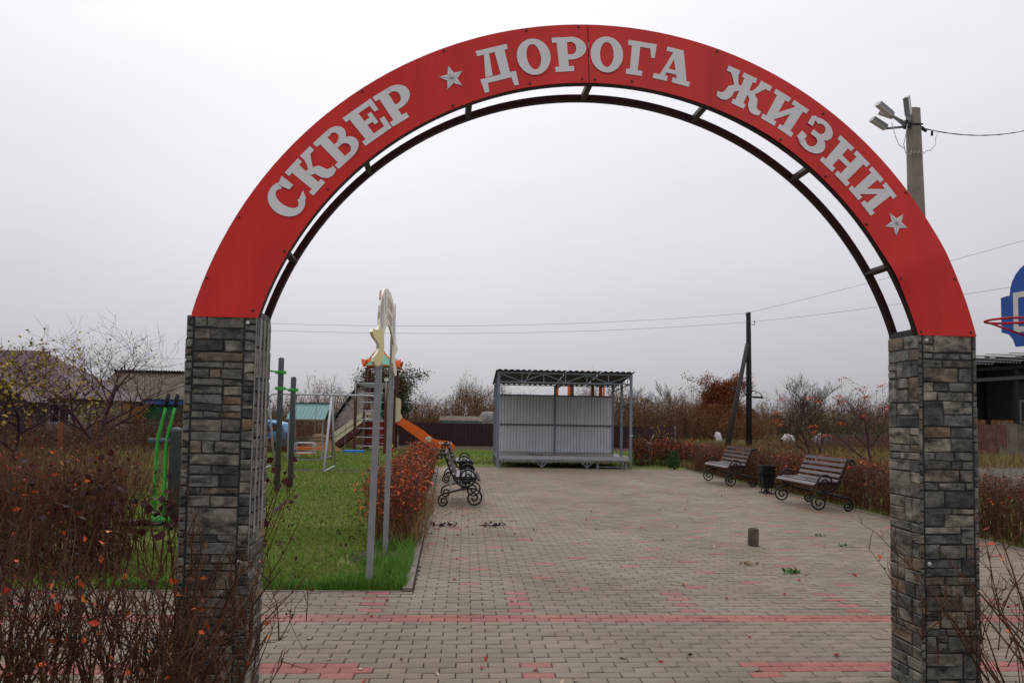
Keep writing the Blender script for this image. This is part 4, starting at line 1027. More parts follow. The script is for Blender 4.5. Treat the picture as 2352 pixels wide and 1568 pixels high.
# roof: four faces of mint gables with orange horned ridge boards
def roof_face(M):
    def tr(u, v, d):
        p = M @ Vector((u, d, v)); return p
    H = [(-.90, 4.20), (-.84, 4.16), (-.70, 4.12), (-.55, 4.15), (-.38, 4.24), (-.20, 4.40), (-.08, 4.54), (0, 4.66)]
    top = H+[(-u, v) for u, v in H[:-1]][::-1]
    n = 12; lowo = [(.80-1.60*i/n, 3.79+.08*(1-((.80-1.60*i/n)/.80)**2)) for i in range(n+1)]
    poly = [(-.91, 4.12), (-.88, 3.98)]; poly2 = [(.88, 3.98), (.91, 4.12)]
    L = top+poly2[::-1]+lowo+poly[::-1]
    LN = .55; base = tr(0, 0, -.80-3.79*LN); mb = MB(); o = base; ax = tr(1, 0, -.80-3.79*LN)-o; ay = tr(0, 1, -.80-3.79*LN+LN)-o
    mb.prism(L, o, ax, ay, .02); tp('roof_horn_board', mb, 'orange')
    G = [(-.72, 3.825), (0, 4.52), (.72, 3.825)]+[(.72-1.44*i/n, 3.83+.07*(1-((.72-1.44*i/n)/.72)**2)) for i in range(1, n)]
    o2 = base+ax.cross(ay).normalized()*.021
    mb = MB(); mb.prism(G[::-1] if False else G, o2, ax, ay, .02); tp('roof_gable', mb, 'mint')
cxr, cyr = (TX0+TX1)/2, (TY0+TY1)/2
for q in range(4):
    c, s = math.cos(q*PI/2), math.sin(q*PI/2)
    roof_face(Matrix(((c, -s, 0, cxr), (s, c, 0, cyr), (0, 0, 1, 0), (0, 0, 0, 1))))
mb = MB(); b = .66
mb.add([(cxr-b, cyr-b, 3.87), (cxr+b, cyr-b, 3.87), (cxr+b, cyr+b, 3.87), (cxr-b, cyr+b, 3.87), (cxr, cyr, 4.55)], [(0, 1, 4), (1, 2, 4), (2, 3, 4), (3, 0, 4), (3, 2, 1, 0)]); tp('roof_core', mb, 'mint')
# slide
for y in (34.70, 35.25):
    P = [(-3.30, 1.62), (-3.02, 1.50)]+bez((-3.02, 1.50), (-2.6, 1.30), (-2.3, 1.12), (-1.9, .86))[1:]+bez((-1.9, .86), (-1.6, .62), (-1.5, .52), (-1.25, .47))[1:]+[(-.95, .45)]+bez((-.95, .45), (-.7, .44), (-.48, .36), (-.455, .0))[1:]
    Q = [(-.60, .0), (-.66, .07), (-.85, .10), (-1.35, .10)]+bez((-1.35, .10), (-1.7, .18), (-2.0, .42), (-2.4, .70))[1:]+[(-3.0, 1.12), (-3.30, 1.28)]
    mb = MB(); mb.prism([(x, z) for x, z in P+Q][::-1], (0, y, 0), (1, 0, 0), (0, 0, 1), .022); tp('slide_side', mb, 'orange')
mb = MB(); bed = [(-3.30, 1.40), (-2.9, 1.22), (-2.3, .82), (-1.9, .52), (-1.5, .28), (-1.2, .20), (-.6, .17)]
mb.add([(x, 34.70, z) for x, z in bed]+[(x, 35.24, z) for x, z in bed], [(i, i+1, 8+i, 7+i) for i in range(6)]); tp('slide_bed', mb, 'bar')
mb = MB(); P = [(-3.42, 1.28), (-3.25, 1.28), (-3.05, 1.34), (-2.95, 1.46), (-3.02, 1.62), (-3.07, 1.75), (-3.05, 1.9), (-3.05, 2.30), (-3.09, 2.38), (-3.16, 2.41), (-3.42, 2.41)]
mb.prism(P, (0, 34.655, 0), (1, 0, 0), (0, 0, 1), -.018); tp('cream_panel', mb, 'cream')
mb = MB(); mb.prism(P, (0, 35.28, 0), (1, 0, 0), (0, 0, 1), -.018); tp('cream_panel', mb, 'cream')
mb = MB(); mb.lathe([(.14, 0), (.14, .02), (.11, .03)], 22); o = part('slide_disc', mb, 'cream', pt); o.location = (-1.71-TO[0], 34.675-TO[1], .52); o.rotation_euler = (PI/2, 0, 0)
for x, z in ((-3.36, 1.5), (-3.12, 1.52), (-3.37, 1.33), (-3.2, 1.31), (-3.1, 2.33)):
    mb = MB(); mb.lathe([(.02, 0), (.012, .012)], 8); o = part('bolt_cap', mb, 'white', pt); o.location = (x-TO[0], 34.634-TO[1], z); o.rotation_euler = (PI/2, 0, 0)
for x0, x1 in ((-1.24, -1.12), (-1.09, -1.02), (-.99, -.90), (-.72, -.62)):
    mb = MB(); mb.box(x0, 34.674, .33-.0, x1, 34.677, .40); tp('sticker', mb, 'white')

# second climbing frame behind the stage wall
s2 = thing('climbing_frame', 'orange and brown climbing frame showing above the stage back wall', 'play tower', (5.7, 36, 0))
for x, y in ((-.62, -.5), (.75, -.5), (-.62, .6), (.55, .6)):
    mb = MB(); mb.box(x-.07, y-.07, 0, x+.07, y+.07, 3.75); part('post', mb, 'brownwood', s2)
for x, y in ((-.78, -.52), (.90, -.52), (-1.25, .2)):
    mb = MB(); mb.box(x-.05, y-.03, 1.5, x+.05, y+.03, 3.62); part('side_panel', mb, 'orange', s2)
mb = MB(); mb.box(-1.34, .17, 1.5, -1.27, .23, 3.5); part('side_panel', mb, 'cream', s2)
mb = MB(); mb.box(-.55, -.53, 3.43, .68, -.5, 3.62); part('header_board', mb, 'white', s2)
mb = MB(); mb.box(-.52, -.5, 3.25, .66, .6, 3.28); part('floor', mb, 'bar', s2)
for z in (3.35, 3.2):
    mb = MB(); mb.tube([(-1.25, .2, z), (-.62, .2, z)], .03, 8); part('rail', mb, 'bar', s2, smooth=True)
mb = MB(); mb.tube([(.1, -.45, 3.25), (.1, -.6, 3.1), (.22, -.6, 3.04), (.3, -.6, 3.1)], .025, 7); part('grab_bar', mb, 'bar', s2, smooth=True)

# ------------------------------------------------------------------ basketball hoop at the right edge
bb = thing('basketball_hoop', 'blue basketball board with white square and red ring beyond the right pillar', 'basketball hoop', (6.15, 7.38, .105))
al = rad(9.5); n = Vector((-math.cos(al), -math.sin(al), 0)); t = Vector((math.sin(al), -math.cos(al), 0)); mt = Vector((5.91-6.15, 7.3-7.38, 0))
H = [(-.45, 2.47), (-.45, 2.85), (-.38, 2.86), (-.34, 2.86)]+[(-.34*math.cos(a), 2.86+.34*math.sin(a)) for a in [k*PI/14 for k in range(1, 14)]]+[(.34, 2.86), (.38, 2.86), (.45, 2.85), (.45, 2.47), (.36, 2.44), (.31, 2.38), (.28, 2.30), (-.28, 2.30), (-.31, 2.38), (-.36, 2.44)]
mb = MB(); mb.prism(H[::-1], mt, t, (0, 0, 1), .02); part('backboard', mb, 'bblue', bb)
mb = MB(); tz = Vector((0, 0, 1))
for (x0, z0, x1, z1) in ((-.295, 2.45, -.235, 2.88), (.235, 2.45, .295, 2.88), (-.2349, 2.82, .2349, 2.88), (-.2349, 2.45, .2349, 2.51)):
    for d in (.0225, -.0025): mb.obox(mt+t*((x0+x1)/2)+tz*((z0+z1)/2)+n*d, t*((x1-x0)/2), tz*((z1-z0)/2), n*.0012)
part('white_square', mb, 'white', bb)
hc = mt+n*.375+tz*2.53
mb = MB(); mb.tube([hc+n*.225*math.cos(a)+t*.225*math.sin(a) for a in [k*PI/18 for k in range(36)]], .0125, 8, closed=True); part('ring', mb, 'hoopred', bb, smooth=True)
mb = MB()
for s in (-1, 1):
    mb.tube([hc+n*.05+t*.21*s, mt+n*.01+t*.06*s+tz*2.36], .011, 7); mb.tube([hc-n*.18+t*.14*s, mt+n*.01+t*.1*s+tz*2.53], .011, 7)
mb.obox(mt+n*.012+tz*2.46, t*.10, tz*.13, n*.008)
part('ring_bracket', mb, 'hoopred', bb, smooth=True)
mb = MB(); mb.tube([(.12, .02, -.2), (.12, .02, 2.75)], .045, 12); mb.bar((.12, .02, 2.7), mt-n*.01+tz*2.7, .05, .05); mb.bar((.12, .02, 2.4), mt-n*.01+tz*2.42, .05, .05); part('post', mb, 'dpost', bb, smooth=False)

# ------------------------------------------------------------------ concrete lamp pole
lp = thing('concrete_lamp_pole', 'tall grey concrete pole with floodlights rising behind the right end of the arch', 'lamp pole', (7.03, 11, 0))
mb = MB(); tx = -.145
def ringp(x, w, d, z, ch=.025): return [(x-w+ch, -d, z), (x+w-ch, -d, z), (x+w, -d+ch, z), (x+w, d-ch, z), (x+w-ch, d, z), (x-w+ch, d, z), (x-w, d-ch, z), (x-w, -d+ch, z)]
R = [ringp(0, .125, .125, -.3), ringp(tx*.7, .098, .10, 4.6), ringp(tx, .085, .085, 6.48)]
mb.add(sum(R, []), [tuple(range(7, -1, -1)), tuple(range(16, 24))]+[(j*8+k, j*8+(k+1) % 8, j*8+8+(k+1) % 8, j*8+8+k) for j in (0, 1) for k in range(8)]); part('shaft', mb, 'concrete', lp)
for dx in (-.05, .05):
    mb = MB(); mb.tube([(tx+dx, 0, 6.47), (tx+dx, 0, 6.53)], .006, 5); part('rebar', mb, 'screw', lp)
mb = MB(); mb.obox((tx-.13, -.06, 6.22), (.05, 0, 0), (0, .03, 0), (0, 0, .05)); mb.box(tx-.10, -.10, 6.20, tx+.10, -.088, 6.225); mb.box(tx-.10, .088, 6.20, tx+.10, .10, 6.225); part('clamp_band', mb, 'frame', lp)
def lamp(p, d, L, up):
    p, d = Vector(p), Vector(d).normalized(); a = d.cross(Vector(up)).normalized(); b = a.cross(d); c = p+d*L/2
    mb = MB(); mb.obox(c, d*L/2, a*.038, b*.022)
    for k in range(6): mb.obox(c+a*(-.037+.015*k)+b*.038, d*L/2*.94, a*.002, b*.014)
    o = part('lamp_head', mb, 'lampgrey', lp)
    mb = MB(); mb.obox(c-b*.027, d*L/2*.92, a*.040, b*.003); part('lens', mb, 'lens', o)
    mb = MB(); mb.obox(p+d*(L+.004), d*.006, a*.046, b*.03); part('end_cap', mb, 'white', o)
lamp((tx-.12, -.10, 6.34), (-.42, -.5, .82), .29, (-.6, .2, .5)); lamp((tx-.42, -.12, 6.32), (-.80, -.25, .40), .30, (.3, 0, 1)); lamp((tx-.38, .10, 6.20), (-.86, -.2, .36), .29, (.3, 0, 1)); lamp((tx-.22, .16, 6.42), (-.8, .3, .42), .22, (.3, 0, 1))
for p, q in (((tx-.12, -.06, 6.22), (tx-.42, -.12, 6.32)), ((tx-.12, 0, 6.20), (tx-.38, .10, 6.20)), ((tx-.12, .04, 6.24), (tx-.22, .16, 6.42)), ((tx-.10, -.07, 6.22), (tx-.12, -.10, 6.34))):
    mb = MB(); mb.tube([p, q], .02, 7); part('lamp_arm', mb, 'lampgrey', lp, smooth=True)
wp = [(-.55, -.1, 6.22), (-.50, -.12, 5.98), (-.46, -.14, 5.85), (-.38, -.14, 5.80), (-.34, -.13, 5.72), (-.27, -.13, 5.72)]+[(-.25+.028*i, -.13, 5.75+.022*(-1)**i) for i in range(9)]+[(.06, -.12, 5.80), (.18, -.06, 5.92), (.22, 0, 6.05), (.26, 0, 6.12)]
mb = MB(); mb.tube(wp, .006, 5); part('loose_cable', mb, 'wcable', lp, smooth=True)
mb = MB(); mb.tube([(-.30, -.1, 6.2), (-.35, -.13, 6.0), (-.38, -.13, 5.86), (-.36, -.13, 5.80)], .006, 5); part('loose_cable', mb, 'wcable', lp, smooth=True)
mb = MB(); mb.tube([(tx+.09, 0, 6.22), (.02, .03, 6.20), (.10, .05, 6.16)], [.012, .03, .02], 7); mb.tube([(.2, .06, 6.17), (.2, .06, 6.10)], .018, 6); part('wire_anchor', mb, 'cable', lp)
mb = MB(); mb.tube([(7.06+3.0*f, 11.03+1.3*f, 6.20+.55*f*f+.12*f) for f in [k/24 for k in range(25)]], [.008+.002*math.sin(k*2.2) for k in range(25)], 6)
tag(part('overhead_cable', mb, 'cable'), 'twisted black overhead cable leaving the concrete lamp pole to the right', 'cable')

# ------------------------------------------------------------------ wooden utility pole and its wires
up = thing('utility_pole', 'dark tarred wooden utility pole with a slanting strut behind the right benches', 'utility pole', (15.5, 40, 0))
mb = MB(); mb.tube([(0, 0, -.3), (0, 0, 3.5), (-.03, 0, 7.62)], [.17, .15, .125], 10); part('pole', mb, 'tar', up, smooth=True)
mb = MB(); mb.tube([(-1.35, -.1, -.3), (-.12, -.08, 5.85)], [.15, .11], 9); part('strut', mb, 'oldpole', up, smooth=True)
mb = MB(); mb.tube([(-.13, -.1, 7.35), (-.2, -.1, 7.4), (-.2, -.1, 7.5)], .02, 6); mb.tube([(.12, -.1, 6.95), (.28, -.1, 6.9), (.28, -.1, 7.05)], .02, 6); part('hook', mb, 'frame', up)
for x, z in ((-.2, 7.5), (.28, 7.05)):
    mb = MB(); mb.lathe([(.03, 0), (.05, .05), (.04, .1), (.02, .13)], 8, (x, -.1, z)); part('insulator', mb, 'white', up)
mb = MB(); mb.tube([(-.45, -.2, 3.35), (-.2, -.2, 3.0)], .035, 6); mb.tube([(-.3, -.2, 3.0), (-.15, -.2, 3.2), (.2, -.2, 3.3), (.55, -.2, 3.15), (.66, -.2, 2.95)], .022, 6); mb.obox((.42, -.2, 2.93), (.28, 0, -.01), (0, .09, 0), (0, 0, .05)); part('street_lamp', mb, 'tar', up)
mb = MB(); mb.tube([(.0, -.2, 3.3), (.25, -.2, 3.62)], .02, 5); part('street_lamp', mb, 'tar', up)
def wire(p, q, sag, label):
    p, q = Vector(p), Vector(q); mb = MB()
    mb.tube([p.lerp(q, f)-Vector((0, 0, sag*4*f*(1-f))) for f in [k/30 for k in range(31)]], .0075, 4); tag(part('overhead_wire', mb, 'wire'), label, 'wire', 'overhead wires on the wooden pole')
wire((-11.6, 36.4, 5.95), (15.3, 39.9, 7.55), .42, 'upper thin wire running from the wooden pole to the left')
wire((-11.6, 36.4, 5.62), (15.78, 39.9, 7.1), .42, 'lower thin wire running from the wooden pole to the left')
t = thing('utility_pole', 'plain wooden pole hidden behind the left pillar where the thin wires end', 'utility pole', (-11.6, 36.45, 0)); mb = MB(); mb.tube([(0, 0, -.2), (0, 0, 6.1)], [.14, .11], 9); part('pole', mb, 'tar', t, smooth=True); mb = MB(); mb.tube([(0, -.05, 5.95), (0, .05, 5.95)], .03, 6); mb.tube([(0, -.05, 5.62), (0, .05, 5.62)], .03, 6); part('insulator', mb, 'white', t)
wire((15.3, 39.9, 7.55), (24.6, 8, 9.6), .35, 'upper thin wire running from the wooden pole to the right')
wire((15.78, 39.9, 7.1), (24.4, 8, 7.0), .45, 'lower thin wire running from the wooden pole to the right')

# ------------------------------------------------------------------ fences, sheds and houses
bf = thing('sheet_metal_fence', 'long dark brown profiled sheet fence behind the slide and the stage', 'fence', (3.8, 40, 0))
FO = (3.8, 40, 0)
x = -3.55; i = 0
while x < 11.3:
    mb = corrugated(x, min(x+1.15, 11.35), (40.0+.004*(i % 2), .02), (40.0+.004*(i % 2), 1.25+.006*(x > 4)), .19, .025, TRAP, (0, -1, 0)); part('fence_sheet', mb, 'bfence', bf, shift=FO); x += 1.15; i += 1
for x in np.arange(-3.4, 11.4, 2.45):
    mb = MB(); mb.box(x-.03, 40.03, 0, x+.03, 40.09, 1.22); part('post', mb, 'frame', bf, shift=FO)
for z in (.35, 1.0):
    mb = MB(); mb.box(-3.55, 40.012, z, 11.35, 40.03, z+.04); part('rail', mb, 'frame', bf, shift=FO)
mb = MB(); mb.box(11.36, 39.97, 0, 11.41, 40.05, 1.27); part('post', mb, 'edge', bf, shift=FO)
sh = thing('low_shed', 'low shed with pale mossy wavy roof and teal edge behind the brown fence', 'shed', (-.3, 48, 0))
SINE = tuple((k/8*.999, .5-.5*math.cos(2*PI*k/8)) for k in range(9))
for k in range(3):
    mb = corrugated(-1.7+.93*k, -1.7+.93*(k+1), (47.6, 1.33), (49.6, 1.62), .155, .05, SINE, (0, 0, 1)); part('roof_sheet', mb, 'slate', sh, shift=(-.3, 48, 0))
mb = MB(); mb.box(-1.55, 47.68, 1.16, 1.0, 47.72, 1.31); part('fascia', mb, 'tgreen', sh, shift=(-.3, 48, 0))
mb = MB(); mb.box(-1.5, 47.74, 0, .95, 49.5, 1.3); part('wall', mb, 'wood', sh, shift=(-.3, 48, 0))
tk = thing('storage_tank', 'mottled round storage tank behind the fence at the left edge of the stage', 'tank', (2.1, 52, 0))
mb = MB(); mb.lathe([(.02, -1.2), (.5, -1.15), (.72, -.95), (.78, -.7), (.78, .7), (.72, .95), (.5, 1.15), (.02, 1.2)], 20); o = part('barrel', mb, 'tank', tk, smooth=True); o.location = (0, 0, 1.22); o.rotation_euler = (0, PI/2, 0)
mb = MB(); mb.lathe([(.16, 0), (.16, .08), (.05, .1)], 10, (0, 0, 1.98)); part('hatch', mb, 'tank', tk)
for x in (-.6, .6):
    mb = MB(); mb.box(x-.08, -.6, 0, x+.08, .6, .62); part('cradle', mb, 'gwood', tk)
# brick cellar gable
cg = thing('brick_cellar', 'pale brick cellar gable behind the play tower ramp', 'cellar', (-6.3, 45, 0))
def gtop(x): return .9+ (3.55-.9)*(1-abs(x)/1.72)
mb = MB(); mb.prism([(-1.72, 0), (1.72, 0), (1.72, .88), (0, 3.5), (-1.72, .88)], (0, .03, 0), (1, 0, 0), (0, 0, 1), -4.0); part('body', mb, 'mortar', cg)
UB = MB(); UB.box(-.121, -.03, -.042, .121, .03, .042); ub = None
z = .05; j = 0
while z < 3.4:
    x = -1.8+(.125 if j % 2 else 0)
    while x < 1.7:
        if abs(x+.121)+.121 < 1.70 and z+.05 < gtop(abs(x+.121)+.10) and ((z > .75) or abs(x) > 1.2):
            if ub is None: o = part('brick', UB, 'brick', cg); ub = o
            else: o = ub.copy(); COL.objects.link(o)
            o.location = (x+.121, rn.uniform(-.006, .004), z+.042)
        x += .25
    z += .092; j += 1
for s in (-1, 1):
    mb = MB(); mb.bar((0, 2.0, 3.62), (s*2.0, 2.0, .72), 4.4, .06, up=(0, 0, 1)); part('roof_slab', mb, 'dslate', cg)
sh2 = MB(); N = 16
vs = [(-6.4+1.2*(i/N-.5)*2, 33.2+.9*(j/N-.5)*2, max(-.05, .78*math.exp(-(((i/N-.5)*3.6)**2+((j/N-.5)*3.6)**2))*(1+.12*math.sin(i*1.7+j)*math.cos(j*2.1))-.03)) for i in range(N+1) for j in range(N+1)]
sh2.add(vs, [(i*(N+1)+j, (i+1)*(N+1)+j, (i+1)*(N+1)+j+1, i*(N+1)+j+1) for i in range(N) for j in range(N)])
tag(part('sand_heap', sh2, 'hay', smooth=True), 'tan heap of sand behind the roofed play bench', 'sand heap')
# light blue car behind the playground
cr = thing('parked_car', 'light blue hatchback parked beyond the playground beside the left pillar', 'car', (-9.6, 33.5, -.13))
prof = [(-2.0, .30), (-2.0, .62), (-1.9, .80), (-1.0, .92), (-.35, 1.36), (.2, 1.44), (1.1, 1.42), (1.65, 1.30), (1.88, .90), (1.93, .62), (1.92, .30)]
mb = MB(); mb.prism(prof[::-1], (0, -.78, 0), (1, 0, 0), (0, 0, 1), -1.56); o = part('body', mb, 'carblue', cr); m_ = o.modifiers.new('b', 'BEVEL'); m_.width = .05; m_.segments = 3; m_.limit_method = 'ANGLE'
for P in ([(-.85, .93), (-.30, 1.30), (.25, 1.36), (.25, .93)], [(.32, .93), (.32, 1.36), (1.05, 1.35), (1.25, .93)], [(1.33, .95), (1.13, 1.34), (1.5, 1.24), (1.66, .97)]):
    for y, d in ((-.785, 1), (.785, -1)):
        mb = MB(); mb.prism(P if d > 0 else P, (0, y, 0), (1, 0, 0), (0, 0, 1), .006*d); part('window', mb, 'glass', cr)
for x in (-1.25, 1.2):
    for y in (-.74, .74):
        mb = MB(); mb.lathe([(.10, -.09), (.29, -.09), (.31, -.05), (.31, .05), (.29, .09), (.10, .09)], 20); wl = part('wheel', mb, 'grip', cr, smooth=False); wl.location = (x, y, .31); wl.rotation_euler = (PI/2, 0, 0)
        mb = MB(); mb.lathe([(.17, -.10), (.18, .10)], 16); part('hub_cap', mb, 'lampgrey', wl)
for y in (-.66, .66):
    mb = MB(); mb.box(1.84, y-.08, .66, 1.95, y+.08, .9); part('tail_light', mb, 'tail', cr)
    mb = MB(); mb.box(-2.02, y-.12, .6, -1.9, y+.12, .74); part('headlight', mb, 'lens', cr)
mb = MB(); mb.box(1.86, -.75, .3, 2.0, .75, .5); part('bumper', mb, 'dpost', cr)
for y in (-.6, .6):
    mb = MB(); mb.bar((-.3, y, 1.47), (1.2, y, 1.46), .04, .03); part('roof_rail', mb, 'dpost', cr)

# houses on the left
h1 = thing('house', 'house with purple brown hipped metal roof and yellowish walls at the far left', 'house', (-24.5, 41, 0))
mb = MB(); mb.box(-5.5, -3, 0, 5.2, 4, 2.3); part('wall', mb, 'ywall', h1)
E0, Z0, Z1 = .5, 2.15, 4.75
a, b, c, d = (-6, -3.5, Z0), (5.75, -3.5, Z0), (5.75, 4.5, Z0), (-6, 4.5, Z0); r1, r2 = (-2.5, .5, Z1), (1.6, .5, Z1)
mb = MB(); mb.add([a, b, c, d, r1, r2], [(0, 1, 5, 4), (1, 2, 5), (2, 3, 4, 5), (3, 0, 4), (3, 2, 1, 0)]); rf = part('roof', mb, 'hroof', h1)
for k in range(15):
    f = (k+.5)/15; mb = MB(); x0 = -6+11.75*f; x1 = min(max(x0, -2.5), 1.6); t_ = 1-max(0, (x0-1.6)/4.15, (-2.5-x0)/3.5)
    mb.bar((x0, -3.5, Z0+.03), (x0, -3.5+4.0*t_, Z0+.03+2.6*t_), .05, .04); part('roof_seam', mb, 'hroof', rf)
mb = MB(); mb.prism([(1.6, 0), (4.9, 0), (4.9, 2.1), (3.2, 3.3), (1.6, 2.3)], (-.9, -4.6, 0), (1, 0, 0), (0, 0, 1), -1.4); part('veranda', mb, 'dwall', h1)
mb = MB(); mb.bar((.4, -4.7, 3.15), (2.5, -4.7, 3.45), 1.8, .07, up=(0, 0, 1)); mb.bar((2.4, -4.7, 3.45), (4.5, -4.7, 1.9), 1.8, .07, up=(0, 0, 1)); part('veranda_roof', mb, 'hroof', h1)
for x in (-3.6, -1.2, 4.55):
    mb = MB(); mb.box(x-.5, -3.05, .9, x+.5, -2.98, 1.9); wf = part('window', mb, 'white', h1)
    mb = MB(); mb.box(x-.43, -3.06, .97, x-.03, -3.052, 1.83); mb.box(x+.03, -3.06, .97, x+.43, -3.052, 1.83); part('pane', mb, 'glass', wf)
h2 = thing('cottage', 'low cottage with old corrugated slate roof, blue fascia and green wall behind the walking machine', 'house', (-18, 48, 0))
mb = MB(); mb.box(-3.6, -2.8, 0, 4.6, 2.8, 2.25); part('wall', mb, 'gwall', h2)
mb = MB(); mb.box(-3.9, -3.06, 2.02, 5.0, -3.02, 2.3); part('fascia', mb, 'bluetrim', h2)
mb = MB(); mb.prism([(-3.0, 2.25), (3.0, 2.25), (0, 4.0)], (-3.7, 0, 0), (0, 1, 0), (0, 0, 1), .08); part('gable', mb, 'gwood', h2)
sm = None
for sg in (-1, 1):
    for row in range(3):
        for k in range(9):
            if sm is None:
                mb = corrugated(0, 1.02, (0, 0), (1.28, .70), .17, .05, SINE, (0, 0, 1)); o = part('slate_sheet', mb, 'slate', h2); sm = o
            else: o = sm.copy(); COL.objects.link(o)
            o.location = (-4.0+.99*k + (1.02 if sg > 0 else 0), sg*-1*(-3.15+1.05*row) if sg > 0 else -3.15+1.05*row, 2.3+.565*row+.02*(row % 2)+rn.uniform(-.01, .012))
            o.rotation_euler = (0, 0, PI if sg > 0 else 0)
mb = MB(); mb.bar((-4.05, 0, 4.1), (4.95, 0, 4.1), .22, .05); part('ridge_cap', mb, 'slate', h2)
for x in (-3.7, -3.5):
    mb = MB(); mb.tube([(x, .2, 3.6), (x, .2, 4.55 if x > -3.6 else 4.35)], .05, 8); part('flue_pipe', mb, 'tar', h2)
# chain link fence with posts
cf = thing('chain_link_fence', 'chain link fence on rusty posts among the weeds before the cottage', 'fence', (-14.5, 33, 0))
pl = [(-16.9, 30), (-12.67, 24.2), (-16.3, 34), (-15.15, 36), (-11.5, 36.5), (-8.6, 37)]
for i, (x, y) in enumerate(pl):
    mb = MB(); mb.box(x-.05, y-.05, 0, x+.05, y+.05, 1.2); part('post', mb, 'orangepost' if i < 3 else 'wood', cf, shift=(-14.5, 33, 0))
S = []
for (a, b) in ((2, 3), (3, 4), (4, 5), (0, 2)):
    A, B = np.array(pl[a]), np.array(pl[b]); L = np.hypot(*(B-A)); nn = int(L/.11)
    for k in range(-10, nn):
        for s in (1, -1):
            u0, u1 = (k, k+10) if s > 0 else (k+10, k)
            f0, f1 = u0/nn, u1/nn; z0, z1 = .05, 1.1
            if min(f0, f1) < 0 or max(f0, f1) > 1: continue
            p, q = A+(B-A)*f0, A+(B-A)*f1; S.append((*p, z0, *q, z1, .0035, .0035))
seg_mesh('mesh', np.array(S)-np.array([-14.5, 33, 0, -14.5, 33, 0, 0, 0]), MT['bar'], cf, 3, kind='stuff')

# barn, plank fence and stored things on the right
bn = thing('open_barn', 'dark open barn with corrugated roof at the right edge beyond the pillar', 'barn', (28.9, 39, 0))
for i in range(6):
    mb = corrugated(-3.3+1.5*i, -3.3+1.5*i+1.53, (-2.4, 4.72+.11*i), (4.5, 5.5+.11*i), .17, .05, SINE, (0, 0, 1)); part('roof_sheet', mb, 'dslate', bn)
for x in (-2.9, -.3, 2.4, 5.0):
    for y in (-1.9, 3.9):
        mb = MB(); mb.box(x-.1, y-.1, 0, x+.1, y+.1, 4.75+.08*(x+3)+(.55 if y > 0 else 0)); part('post', mb, 'tar', bn)
for y, z in ((-2.0, 4.45), (3.8, 4.95), (-2.0, 3.9)):
    mb = MB(); mb.bar((-3.1, y, z), (5.6, y, z+.65), .12, .18); part('beam', mb, 'tar' if z != 3.9 else 'gwood', bn)
for x in np.arange(-2.9, 5.2, .42):
    mb = MB(); mb.box(x, 3.95, 1.95, x+.405, 3.99, (4.75 if -1.9 < x < 0 else 5.25)+.08*(x+3)); part('plank', mb, 'tar', bn)
for z in (.85, 1.45):
    mb = MB(); mb.bar((-3.0, 3.9, z), (5.5, 3.9, z-.05), .06, .16); part('rail', mb, 'tar', bn)
for x in np.arange(-.25, 5.2, .42):
    mb = MB(); mb.box(x, -1.75, 2.9, x+.41, -1.71, 4.65); part('plank', mb, 'tar', bn)
for x in np.arange(-.2, 3.0, .26):
    mb = MB(); mb.box(x, -2.0, 1.75, x+.13, -1.97, 2.85); part('slat', mb, 'gwood', bn)
for z in (1.7, 2.85):
    mb = MB(); mb.box(-.3, -1.97, z, 3.1, -1.92, z+.12); part('rail', mb, 'gwood', bn)
bs = thing('brick_pile', 'stack of old red bricks standing in front of the open barn', 'bricks', (26.9, 36.6, 0))
for i in range(2):
    for j in range(2):
        mb = MB(); mb.box(-.55+.56*i, -.3, .03+.82*j, -.55+.56*i+.545, .3, .03+.82*j+.8); part('block', mb, 'rustred', bs)
for k, (x, lean) in enumerate(((27.35, .5), (27.7, .42), (28.1, .36), (28.55, .5), (29.0, .4))):
    mb = corrugated(-.42, .42, (0, 0), (0, 1.85), .17, .05, SINE, (0, -1, 0)); o = part('slate_sheet', mb, 'slate'); o.location = (x, 36.2+.12*k, -.02); o.rotation_euler = (-.28, lean*.55, .1)
    tag(o, ['leaning grey corrugated slate sheet, leftmost of the row before the barn', 'leaning slate sheet second from the left before the barn', 'leaning slate sheet in the middle of the row before the barn', 'leaning slate sheet fourth from the left before the barn', 'leaning slate sheet at the right end of the row before the barn'][k], 'slate sheet', 'slate sheets leaning before the barn')
mb = MB(); mb.lathe([(.30, 0), (.33, .3), (.30, .62), (.2, .64)], 16); o = part('clay_pot', mb, 'rustred'); o.location = (27.5, 37.4, -.03); tag(o, 'rounded brown barrel beside the red brick stack under the barn', 'barrel')
pf = thing('plank_fence', 'grey green weathered plank fence in the weeds between the rowan and the far trees', 'fence', (22.8, 42, 0))
for i in range(40):
    x = -2.3+.13*i; h = .98+.08*math.sin(i*1.3)+.07*(i > 16)
    mb = MB(); mb.box(x, -.015, 0, x+rn.uniform(.10, .125), .015, h+rn.uniform(-.05, .05)); o = part('plank', mb, 'gwood', pf); o.rotation_euler = (0, rn.gauss(0, .02), 0)
for z in (.3, .8):
    mb = MB(); mb.box(-2.4, .02, z, 3.0, .07, z+.08); part('rail', mb, 'gwood', pf)
def bale(x, y, sx, sz, label, mt='bale'):
    mb = MB(); N = 10; vs = []
    for i in range(N+1):
        for k in range(12):
            a = PI*k/11; r = math.sin(PI*(.08+.84*i/N))**.35
            vs.append((sx*(i/N-.5)*2, .6*math.cos(a)*r, sz*math.sin(a)*r*(1+.05*math.sin(i*1.1+k*.8))))
    mb.add(vs, [(i*12+k, (i+1)*12+k, (i+1)*12+k+1, i*12+k+1) for i in range(N) for k in range(11)])
    o = part('covered_heap', mb, mt, smooth=True); o.location = (x, y, -.03); tag(o, label, 'covered heap', 'heaps under white sheets in the meadow'); return o
bale(18.9, 55, .25, .85, 'small white covered heap in the meadow left of the wooden pole strut')
